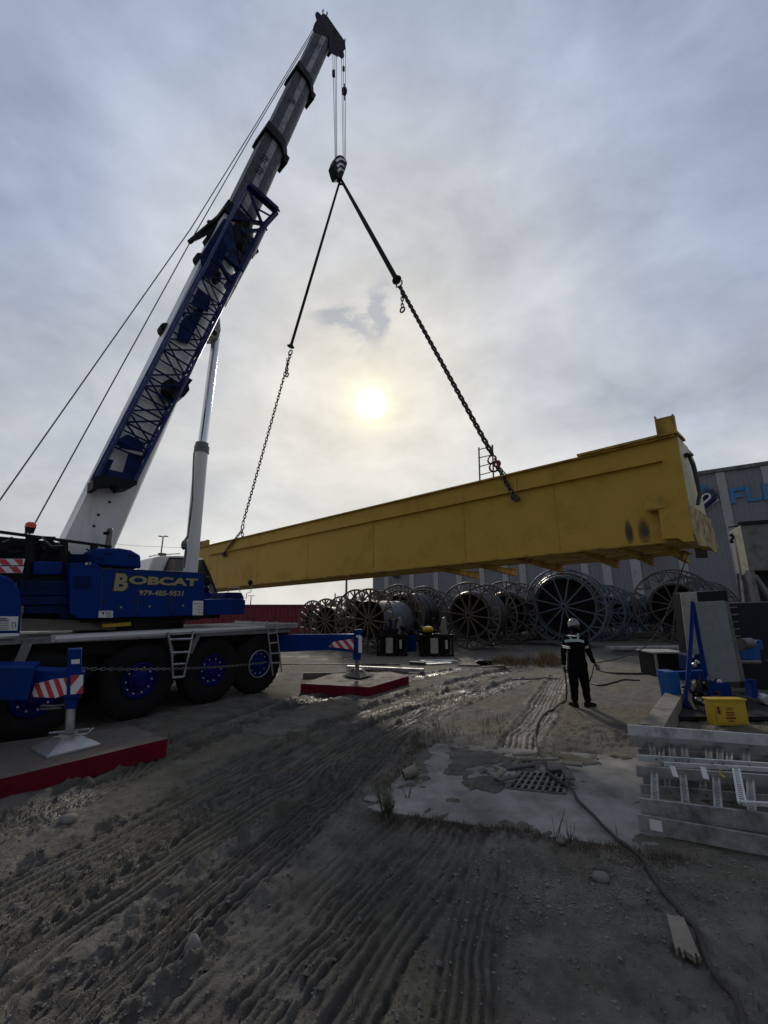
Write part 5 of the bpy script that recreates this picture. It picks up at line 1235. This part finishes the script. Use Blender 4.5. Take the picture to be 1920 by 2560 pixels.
# dark locker
g = G(1645, 1695); r = thing('steel_locker', (g.x+.5, g.y, 0), 'low dark steel locker with pale top edge behind the blue machine', 'locker')
zt_ = PY(1640, 1630, g.y).z; x1 = PY(1722, 1690, g.y).x
b = MB(); b.box(g.x, x1, g.y, g.y+.8, .02, zt_-.05); b.build('locker_body', M['black'], r, bevel=.01)
b = MB(); b.box(g.x-.04, x1+.06, g.y-.03, g.y+.85, zt_-.048, zt_); b.build('locker_lid', M['panel2'], r, bevel=.008)
b = MB(); b.box(g.x-.02, g.x+.05, g.y-.02, g.y-.002, .02, zt_-.05); b.build('locker_frame', M['panel2'], r)
# concrete barrier running towards the camera
a, c = G(1630, 1813, .30), G(1697, 1715, .30); b = MB(); b.bar(a-Vector((0, 0, .15)), c-Vector((0, 0, .15)), .30, .30, (0, 0, 1)); single(b, 'steel_curb', M['beige'], 'long low grey steel channel running back beside the dark skid', 'channel', bevel=.01)
# machine skid
mr_ = thing('pump_skid', G(1760, 1780), 'blue pump machine with leaning A frame and hoses on a dark skid', 'machine')
b = MB(); sA = G(1668, 1800); sB = G(1960, 1800); b.prism([Vector((sA.x, sA.y-.2, .05)), Vector((sB.x, sB.y-.2, .05)), Vector((sB.x+1.5, sB.y+2.4, .05)), Vector((G(1712, 1720).x, sA.y+2.4, .05))], Vector((0, 0, .06))); b.build('skid_base', M['black'], mr_)
YB = 9.2
def mslab(name, pts, Y, d, m, bev=.01): return slabp(name, pts, Y, d, m, mr_, bev=bev)
mslab('narrow_cabinet', [(1668, 1680), (1696, 1679), (1710, 1766), (1686, 1768)], 8.9, .35, 'blue2')
b = MB(); b.tube([PY(1731, 1505, 9.1), PY(1727, 1590, 9.0), PY(1716, 1762, 8.7)], .046, 10); b.tube([PY(1732, 1508, 9.15), PY(1748, 1600, 9.15), PY(1765, 1690, 9.15)], .044, 10); b.tube([PY(1717, 1765, 8.68), PY(1719, 1797, 8.6)], .035, 8)
b.box(-.06, .06, -.1, .1, -.02, .02, lambda x, y, z: PY(1716, 1762, 8.68)+Vector((x, y, z))); b.build('a_frame', M['blue'], mr_, smooth=True)
mslab('cross_beam', [(1695, 1680), (1765, 1676), (1770, 1700), (1710, 1702)], 9.4, .15, 'blue'); mslab('base_channel', [(1700, 1797), (1790, 1800), (1785, 1816), (1703, 1812)], 8.1, .3, 'blue')
mslab('mount_post', [(1765, 1700), (1800, 1705), (1808, 1738), (1772, 1740)], 9.2, .2, 'blue'); mslab('mount_post', [(1800, 1710), (1826, 1708), (1832, 1740), (1808, 1742)], 9.5, .2, 'blue')
mslab('mount_post', [(1880, 1700), (1892, 1700), (1897, 1760), (1883, 1762)], 9.5, .2, 'blue')
b = MB()
for k in range(60):
    p = PY(random.uniform(1712, 1800), random.uniform(1705, 1790), random.uniform(8.6, 9.6)); d = Vector((random.uniform(-.2, .2), random.uniform(-.15, .15), random.uniform(-.2, .2)))
    if random.random() < .5: b.tube([p-d, p, p+d], random.uniform(.01, .03), 6)
    else: b.blob(p, random.uniform(.04, .12), .08, random.uniform(.04, .1), k, 1, .2)
b.build('pump_parts', M['black'], mr_)
b = MB(); P_ = [PY(1737, 1710, 8.75), PY(1725, 1730, 8.7), PY(1725, 1750, 8.65), PY(1735, 1772, 8.55), PY(1748, 1790, 8.4)]; b.tube(P_, .035, 10); b.build('rubber_hose', M['beige'], mr_, smooth=True)
b = MB()
for x, y in ((1748, 1750), (1742, 1748), (1755, 1755), (1800, 1704), (1745, 1785), (1735, 1662), (1742, 1655), (1730, 1640)): b.blob(PY(x, y, 8.9), .05, .05, .05, x, 1, .3)
b.build('fitting', M['alu'], mr_)
for k, (x0, y0, x1, y1) in enumerate(((1850, 1618, 1878, 1650), (1876, 1610, 1900, 1655), (1895, 1600, 1906, 1625))): mslab('pump_housing', [(x0, y0), (x1, y0), (x1+4, y1), (x0+3, y1)], 10.2+.1*k, .5, 'blue2', .03)
b = MB(); b.lathe(PY(1866, 1608, 10.2), (1, .2, 0), [(-.15, 0), (-.15, .12), (.15, .12), (.15, 0)], 14); b.tube([PY(1838, 1622, 10.2), PY(1860, 1625, 10.2)], .03, 6); b.tube([PY(1838, 1655, 10.2), PY(1900, 1655, 10.2)], .05, 6); b.build('pump_motor', M['dsteel'], mr_)
mslab('blue_tray', [(1730, 1640), (1757, 1636), (1762, 1675), (1735, 1678)], 10.5, .5, 'navy')
# tall pale panel and cabinets behind
slabp('leaning_panel', [(1733, 1506), (1812, 1502), (1852, 1704), (1775, 1707)], 9.55, .05, 'panel', None, 'tall pale grey green panel standing behind the blue A frame', 'panel')
r = thing('tall_cabinet', G(1735, 1660), 'grey cabinet with a dark side standing behind the pale green panel', 'cabinet')
slabp('cabinet_side', [(1702, 1483), (1742, 1481), (1760, 1640), (1722, 1642)], 10.6, .04, 'panel2', r); slabp('cabinet_body', [(1742, 1480), (1818, 1475), (1835, 1640), (1762, 1640)], 10.65, .9, 'black', r)
b = MB(); b.bar(PY(1813, 1504, 9.62), PY(1856, 1702, 9.62), .10, .06); single(b, 'panel_post', M['dsteel'], 'brown steel post against the right edge of the pale green panel', 'post')
slabp('dark_tank', [(1815, 1508), (1925, 1505), (1965, 1650), (1836, 1648)], 11.3, 1.2, 'tank', None, 'big blackish blue tank box right of the pale green panel', 'tank', .03)
slabp('dark_bin', [(1848, 1652), (1935, 1652), (1950, 1732), (1852, 1724)], 10.9, 1.0, 'black', None, 'black steel bin under the dark blue tank box', 'bin', .02)
b = MB()
for k in range(7): b.tube([PY(1820+k*2, 1520+k*18, 11.2), PY(1842+k*2, 1518+k*18, 11.2)], .02, 6)
wl2 = thing('wall_ladder', PY(1830, 1640, 11.2), 'short column of pale ladder rungs at the left of the blackish tank box', 'ladder'); each(b, 'rung', M['dsteel'], wl2)
b = MB(); b.blob(PY(1912, 1745, 9.0), .12, .1, .09, 3, 2, .2); b.lathe(PY(1908, 1750, 8.9), (0, -1, 0), [(0, .0), (0, .08), (.08, .07), (.08, 0)], 12); single(b, 'metal_fitting', M['alu'], 'shiny round metal fitting at the right edge above the yellow cabinet', 'fitting')
# yellow cabinet
YC = 7.75; r = thing('yellow_cabinet', PY(1828, 1818, YC)*1.0, 'yellow steel cabinet with red warning print, standing behind the tray stack', 'cabinet')
bl_ = PY(1787, 1830, YC); brr = PY(1882, 1830, YC); zt_ = PY(1775, 1752, YC).z; z0_ = 0
xl, xr = PY(1774, 1752, YC).x, PY(1863, 1752, YC).x
b = MB(); b.box(xl, xr, YC, YC+.14, .02, zt_); cbn = b.build('cabinet_body', M['yel'], r, bevel=.01)
b = MB(); b.box(xl-.02, xr+.02, YC-.02, YC+.16, zt_+.002, zt_+.035); b.build('cabinet_top', M['yel'], r, bevel=.008)
b = MB(); b.box(xl+.07, xr-.05, YC-.014, YC-.002, .06, zt_-.07); dr_ = b.build('door', M['yel'], r, bevel=.004)
b = MB(); b.box(xl+.10, xl+.13, YC-.04, YC-.015, .22, .34); b.build('handle', M['redhook'], dr_)
wx = (xl+xr)/2
for k, (w, h, z) in enumerate(((.13, .05, -.13), (.15, .022, -.19), (.15, .022, -.23), (.18, .03, -.28), (.11, .02, -.33))):
    b = MB()
    if k == 0:
        for s in (-1, 1): b.box(wx-w/2, wx+w/2, YC-.018, YC-.0145, zt_+z+s*.02-.003, zt_+z+s*.02+.003)
        b.box(wx-w*.35, wx+w*.35, YC-.018, YC-.0145, zt_+z-.007, zt_+z+.007)
    else:
        n = 7; x = wx-w/2
        while x < wx+w/2: ww = random.uniform(.008, .02); b.box(x, min(x+ww, wx+w/2), YC-.018, YC-.0145, zt_+z-h/2, zt_+z+h/2); x += ww+.004
    b.build('warning_print', M['redhook'], dr_)
# hopper / tall steel box upper right
YT = 15.0; r = thing('steel_hopper', (PY(1880, 1500, YT).x, YT, 0), 'tall grey steel hopper on legs at the right edge', 'hopper')
def hsl(name, pts, Y, d, m, bev=.02): return slabp(name, pts, Y, d, m, r, bev=bev)
b = MB(); b.add([PY(1833, 1328, YT+.3), PY(1851, 1314, YT), PY(1872, 1425, YT), PY(1853, 1440, YT+.3), PY(1900, 1505, YT), PY(1866, 1505, YT+.3)], [(0, 1, 2, 3), (3, 2, 4, 5)]); b.m = [0, 1]
b.build('hopper_end', [M['white2'] if 'white2' in M else M['panel2'], M['grey']], r, fix=False)
b = MB(); b.prism([PY(1851, 1313, YT), PY(1990, 1303, YT), PY(2010, 1425, YT), PY(1874, 1426, YT)], Vector((.9, 1.6, 0))); b.build('hopper_body', M['grey'], r, bevel=.02)
b = MB(); b.bar(PY(1850, 1309, YT), PY(1990, 1299, YT), .2, .12); b.build('hopper_rim', M['black'], r)
hsl('hopper_panel', [(1884, 1430), (1990, 1427), (2010, 1500), (1895, 1504)], YT+.6, .8, 'black')
b = MB()
def gl(x, y, Y, x2, y2, Y2, w=.14): b.bar(PY(x, y, Y), PY(x2, y2, Y2), w, w)
gl(1836, 1330, YT+.3, 1866, 1530, YT+.3, .06); gl(1874, 1426, YT-.02, 1895, 1530, YT, .18); gl(1855, 1440, YT+.3, 1868, 1560, YT+.3, .12); gl(1886, 1440, YT, 1930, 1500, YT, .14)
for x, y, x2, y2 in ((1895, 1530, 1915, 1640), (1868, 1560, 1880, 1640)): gl(x, y, YT, x2, y2, YT, .16)
b.build('hopper_leg', M['grey'], r)
b = MB(); b.tube([PY(1826, 1335, YT), PY(1832, 1342, YT), PY(1828, 1350, YT), PY(1830, 1358, YT)], .06, 6); b.tube([PY(1822, 1318, YT), PY(1846, 1315, YT)], .03, 6); b.build('latch', M['black'], r)
# ================================================================== CABLE TRAY STACK
def rail(pL, pR, z, h, name='side_rail', m='steel', par=None, fl=.03, dx=0):
    a = G(*pL, z); c = G(*pR, z); d = (c-a).normalized(); s = d.cross(Vector((0, 0, 1))).normalized()   # s points toward camera-right
    b = MB(); dn = Vector((0, 0, 1))
    b.bar(a-dn*h/2, c-dn*h/2, .006, h, dn)
    b.bar(a-s*fl/2-dn*.003, c-s*fl/2-dn*.003, fl, .006, dn) ; b.bar(a-s*fl/2-dn*(h-.003), c-s*fl/2-dn*(h-.003), fl, .006, dn)
    return b.build(name, M[m], par), a, c
def tray(lab, fr, bk, rungs, m='steel', perf=True, mb_=None, rm=None):
    (p1, p2, z, h) = fr; A_ = G(*p1, z); r = thing('cable_tray', (A_.x, A_.y, max(0, z-h)), lab, 'cable tray', 'ladder cable trays piled at the right')
    _, a, c = rail(p1, p2, z, h, m=m, par=r); 
    if bk: _, a2, c2_ = rail(bk[0], bk[1], bk[2], bk[3], m=mb_ or m, par=r)
    else: return r
    for t, t2 in rungs:
        p = a.lerp(c, t)-Vector((0, 0, h*.55)); q = a2.lerp(c2_, t2)-Vector((0, 0, bk[3]*.55)); d = (q-p).normalized(); s = d.cross(Vector((0, 0, 1))).normalized(); b = MB()
        for o_ in (-.026, .026): b.bar(p+s*o_, q+s*o_, .018, .02, (0, 0, 1))
        L = (q-p).length; n = int(L/.05)
        for k in range(n): b.bar(p+d*(L*(k+.5)/n)-s*.02, p+d*(L*(k+.5)/n)+s*.02, .030, .004, (0, 0, 1))
        b.build('rung', M[rm or m], r)
    return r
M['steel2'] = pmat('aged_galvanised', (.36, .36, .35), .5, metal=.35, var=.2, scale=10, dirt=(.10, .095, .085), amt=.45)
tray('lowest cable tray side rail at the near edge, with a small white sticker', ((1593, 2036), (2060, 2118), .17, .14), None, [], 'steel2')
sa = G(1622, 2045, .155); sb = G(1653, 2051, .155); dz_ = Vector((0, 0, -.09)); b = MB(); nrm = (sb-sa).cross(Vector((0, 0, 1))).normalized(); b.prism([sa+nrm*.012, sb+nrm*.012, sb+nrm*.012+dz_, sa+nrm*.012+dz_], nrm*.002)
bpy.data.objects['cable_tray']; o = b.build('sticker', M['sign'], bpy.data.objects['cable_tray'])
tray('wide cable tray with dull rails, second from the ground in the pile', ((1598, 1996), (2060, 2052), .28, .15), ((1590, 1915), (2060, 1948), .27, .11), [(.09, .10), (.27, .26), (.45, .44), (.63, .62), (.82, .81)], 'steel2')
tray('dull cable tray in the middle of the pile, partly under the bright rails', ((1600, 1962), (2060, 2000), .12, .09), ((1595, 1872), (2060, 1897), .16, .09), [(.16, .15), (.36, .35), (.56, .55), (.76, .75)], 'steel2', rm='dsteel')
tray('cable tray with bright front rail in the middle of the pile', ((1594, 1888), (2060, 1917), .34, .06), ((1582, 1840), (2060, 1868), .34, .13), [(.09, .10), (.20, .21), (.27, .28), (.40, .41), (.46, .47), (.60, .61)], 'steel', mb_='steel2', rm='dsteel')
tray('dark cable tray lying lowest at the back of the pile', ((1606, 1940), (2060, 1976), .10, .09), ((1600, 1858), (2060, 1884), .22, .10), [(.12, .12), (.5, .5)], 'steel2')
tray('bright single cable tray rail lying on top at the back of the pile', ((1568, 1812), (2060, 1848), .46, .13), None, [], 'steel')
# bright short tray on top
r = tray('short bright cable tray section lying on top of the pile', ((1855, 2004), (2060, 2016), .36, .03), ((1661, 1906), (2060, 1928), .385, .04), [(.0, .46), (.8, .85)], 'steel')
b = MB(); 
for x0, y0, x1, y1 in ((1680, 1915, 1690, 1942), (1757, 1918, 1766, 1948)): b.bar(G(x0, y0, .37), G(x1, y1, .37), .05, .004, (0, 0, 1))
each(b, 'rung', M['steel'], r)
g = G(1800, 1935, .385); b = MB(); b.tube([g, g+Vector((.01, 0, .05))], .008, 5); b.bar(g, g+Vector((.02, -.03, -.02)), .02, .01); single(b, 'yellow_tag', M['yel'], 'tiny yellow leaf like tag on the bright rail of the tray pile', 'tag')
b = MB(); p = G(1815, 1950, .30); pts = [p]
for k in range(9): p = p+Vector((random.uniform(-.02, .02), -.045, -.045)); pts.append(p)
b.tube(pts, .006, 5)
for k in range(8): q = pts[k+1]; b.tube([q, q+Vector((random.uniform(-.08, .08), random.uniform(-.04, .02), random.uniform(-.02, .05)))], .003, 4)
single(b, 'dead_vine', M['dry'], 'dry twisted vine hanging over the front of the tray pile', 'vine')

# ================================================================== WORKER
def build_person():
    YP = YM; J = {}
    def j(n, x, y, r, dy=0): J[n] = (PY(x, y, YP+dy), r)
    j('pelvis', 1443, 1660, .18); j('waist', 1441, 1638, .178); j('ribs', 1439, 1616, .195); j('chest', 1438, 1600, .18); j('neck0', 1436, 1585, .085); j('neck', 1435, 1578, .062); 
    j('shL', 1414, 1597, .085); j('shR', 1461, 1597, .085)
    j('elL', 1408, 1632, .062, -.02); j('elR', 1471, 1629, .062, -.02); j('wrL', 1411, 1665, .046, -.03); j('wrR', 1487, 1660, .046, -.06)
    j('hipL', 1431, 1676, .125); j('hipR', 1456, 1676, .125); j('knL', 1436, 1714, .092, -.02); j('knR', 1463, 1714, .092, -.02)
    j('anL', 1437, 1756, .070); j('anR', 1470, 1756, .070)
    r = thing('person', PY(1455, 1768, YP), 'worker seen from behind in black coveralls with reflective straps and white hard hat, holding ropes', 'person')
    E_ = [('pelvis', 'waist'), ('waist', 'ribs'), ('ribs', 'chest'), ('chest', 'neck0'), ('neck0', 'neck'), ('chest', 'shL'), ('shL', 'elL'), ('elL', 'wrL'), ('chest', 'shR'), ('shR', 'elR'), ('elR', 'wrR'), ('pelvis', 'hipL'), ('hipL', 'knL'), ('knL', 'anL'), ('pelvis', 'hipR'), ('hipR', 'knR'), ('knR', 'anR')]
    names = list(J); idx = {n: i for i, n in enumerate(names)}
    bm = bmesh.new(); sk = bm.verts.layers.skin.verify(); off = Vector(r['_w'])
    V = [bm.verts.new(J[n][0]-off) for n in names]
    for n, v in zip(names, V):
        rx = J[n][1]; v[sk].radius = (rx, rx)
        if n in ('pelvis', 'waist', 'ribs', 'chest'): v[sk].radius = (rx*1.0, rx*1.0)
        v[sk].use_root = n == 'pelvis'
    for a, b_ in E_: bm.edges.new((V[idx[a]], V[idx[b_]]))
    me = bpy.data.meshes.new('coverall'); bm.to_mesh(me); bm.free(); me.materials.append(M['cover'])
    body = bpy.data.objects.new('coverall', me); COL.objects.link(body); body.parent = r
    m = body.modifiers.new('skin', 'SKIN'); m.use_smooth_shade = True; m2 = body.modifiers.new('sub', 'SUBSURF'); m2.levels = m2.render_levels = 2
    tx = bpy.data.textures.new('folds', 'CLOUDS'); tx.noise_scale = .12
    m3 = body.modifiers.new('folds', 'DISPLACE'); m3.texture = tx; m3.strength = .034; m3.mid_level = .5
    # reflective straps hugging the back
    def strap(pts, w):
        P = [PY(x, y, YP-.15)-off-Vector((0, .3, 0)) for x, y in pts]; vs = []; fs = []
        seg = 8; Q = []
        for a, b_ in zip(P[:-1], P[1:]):
            for k in range(seg): Q.append(a.lerp(b_, k/seg))
        Q.append(P[-1])
        for i, p in enumerate(Q):
            d = (Q[min(i+1, len(Q)-1)]-Q[max(i-1, 0)]).normalized(); n = Vector((d.z, 0, -d.x))
            for k in range(4): vs.append(p+n*w*(k/3-.5))
        for i in range(len(Q)-1):
            for k in range(3): fs.append((i*4+k, i*4+k+1, i*4+5+k, i*4+4+k))
        me = bpy.data.meshes.new('reflective_strap'); me.from_pydata([tuple(v) for v in vs], [], fs); me.materials.append(M['refl'])
        o = bpy.data.objects.new('reflective_strap', me); COL.objects.link(o); o.parent = r
        s = o.modifiers.new('wrap', 'SHRINKWRAP'); s.target = body; s.wrap_method = 'PROJECT'; s.use_project_y = True; s.use_negative_direction = False; s.use_positive_direction = True; s.offset = .008; s.project_limit = .6
        so_ = o.modifiers.new('thick', 'SOLIDIFY'); so_.thickness = .004
    strap([(1424, 1584), (1427, 1592), (1431, 1601)], .042); strap([(1451, 1584), (1448, 1592), (1445, 1601)], .042); strap([(1416, 1604), (1428, 1601), (1448, 1601), (1460, 1604)], .055)
    strap([(1405, 1614), (1415, 1619)], .05); strap([(1464, 1622), (1475, 1617)], .05)
    # head, facing away and slightly right
    hc = PY(1436, 1566, YP)
    b = MB(); b.lathe(hc-Vector((0, 0, .125)), (0, 0, 1), [(0, 0), (0, .03), (.02, .058), (.05, .072), (.09, .082), (.13, .086), (.17, .080), (.21, .055), (.235, 0)], 18)
    for s in (-1, 1): b.blob(hc+Vector((s*.086, 0, .0)), .014, .022, .032, 2, 1, .05)
    b.blob(hc+Vector((.02, .095, -.01)), .014, .022, .022, 3, 1, .05)
    hd_ = b.build('head', M['skin'], r, smooth=True)
    b = MB()
    for s in (-1, 1): b.blob(hc+Vector((s*.032+.01, .082, .015)), .011, .008, .008, 3, 1, 0)
    b.blob(hc+Vector((.015, .086, -.05)), .022, .008, .006, 3, 1, 0); each(b, 'face_feature', M['ink'], hd_)
    b = MB(); b.lathe(hc-Vector((0, .012, .125)), (0, 0, 1), [(0, .06), (.03, .078), (.08, .090), (.14, .093)], 18); b.build('balaclava', M['cover'], hd_, smooth=True)
    b = MB(); tl_ = Vector((-.10, .25, 1)); c_ = PY(1434, 1561, YP)
    b.lathe(c_, tl_, [(-.03, .117), (-.03, .125), (-.02, .124), (.02, .120), (.06, .108), (.095, .085), (.12, .05), (.13, 0)], 24)
    b.prism([c_+Vector((-.09, .09, -.02)), c_+Vector((-.06, .16, -.045)), c_+Vector((.03, .17, -.05)), c_+Vector((.09, .10, -.03))], Vector((0, 0, .012)))
    b.bar(c_+Vector((0, -.125, .0)), c_+Vector((-.012, .02, .135)), .03, .02); b.build('hard_hat', M['helmet'], r, smooth=True)
    b = MB(); b.tube([c_+Vector((-.11, -.06, -.03)), c_+Vector((0, -.13, -.055)), c_+Vector((.10, -.06, -.07))], .013, 6); b.blob(c_+Vector((.04, -.12, -.06)), .035, .02, .02, 3, 1, .1); b.build('hat_strap', M['ink'], r)
    b = MB(); b.tube([c_+Vector((.02, -.1, -.07)), c_+Vector((.10, -.04, -.095)), c_+Vector((.13, .06, -.10))], .008, 6); b.build('glasses', M['alu'], r)
    # hands: palm, five fingers curled round the rope
    def hand(w, d, side, fwd):
        w = Vector(w); d = Vector(d).normalized(); s = d.cross(Vector(fwd)).normalized(); f = s.cross(d).normalized()
        bm = bmesh.new(); sk = bm.verts.layers.skin.verify(); 
        def nv_(p, r_, root=False):
            v = bm.verts.new(p-off); v[sk].radius = (r_, r_); v[sk].use_root = root; return v
        v0 = nv_(w, .026, True); v1 = nv_(w+d*.045, .026); v2 = nv_(w+d*.085, .020); bm.edges.new((v0, v1)); bm.edges.new((v1, v2))
        for k, (o_, L) in enumerate(((-.033, .068), (-.011, .078), (.011, .074), (.032, .060))):
            a = nv_(w+d*.088+s*o_, .0105); a1 = nv_(w+d*(.088+L*.42)+s*o_*1.1+f*.012, .0100); a2 = nv_(w+d*(.088+L*.60)+s*o_*1.1+f*.038, .0092); a3 = nv_(w+d*(.088+L*.40)+s*o_*1.05+f*.055, .0085)
            bm.edges.new((v2, a)); bm.edges.new((a, a1)); bm.edges.new((a1, a2)); bm.edges.new((a2, a3))
        t1 = nv_(w+d*.035+s*side*.038+f*.012, .012); t2 = nv_(w+d*.065+s*side*.052+f*.030, .0105); t3 = nv_(w+d*.088+s*side*.040+f*.046, .009)
        bm.edges.new((v1, t1)); bm.edges.new((t1, t2)); bm.edges.new((t2, t3))
        me = bpy.data.meshes.new('glove'); bm.to_mesh(me); bm.free(); me.materials.append(M['glove'])
        o = bpy.data.objects.new('glove', me); COL.objects.link(o); o.parent = r; o.modifiers.new('skin', 'SKIN').use_smooth_shade = True; q = o.modifiers.new('sub', 'SUBSURF'); q.levels = q.render_levels = 2
    wl_, wr_ = J['wrL'][0], J['wrR'][0]
    hand(wl_+Vector((0, -.0, .005)), (.05, -.05, -1), 1, (0, -1, 0)); hand(wr_+Vector((.0, -.0, .005)), (.45, -.1, -1), -1, (0, -1, -.2))
    # boots
    for an, toe, w in ((J['anL'][0], (-.25, 1, 0), 0), (J['anR'][0], (1, .25, 0), 1)):
        t_ = Vector(toe).normalized(); s = t_.cross(Vector((0, 0, 1))); gz = hz_q(an.x, an.y); b = MB(); base = Vector((an.x, an.y, gz))
        prof = [(-.085, .032, .07), (-.065, .040, .10), (.0, .043, .105), (.06, .044, .085), (.12, .047, .065), (.16, .043, .055), (.19, .025, .035)]; vs = []; fs = []
        for (x, hw, h) in prof:
            for (k, z) in ((-1, 0), (-1.0, h*.55), (-.55, h), (.55, h), (1.0, h*.55), (1, 0)): vs.append(base+t_*x+s*(k*hw)+Vector((0, 0, z)))
        for i in range(len(prof)-1):
            for k in range(6): fs.append((i*6+k, i*6+(k+1) % 6, (i+1)*6+(k+1) % 6, (i+1)*6+k))
        fs.append(tuple(range(6))); fs.append(tuple((len(prof)-1)*6+k for k in range(6))); b.add(vs, fs); b.build('boot', M['boot'], r, smooth=True, sharp=50)
build_person()
# dark gear bag hanging at the worker's left hand
for o in list(bpy.data.objects):
    if '_w' in o: del o['_w']
    if o.type == 'EMPTY' and not o.children: bpy.data.objects.remove(o)
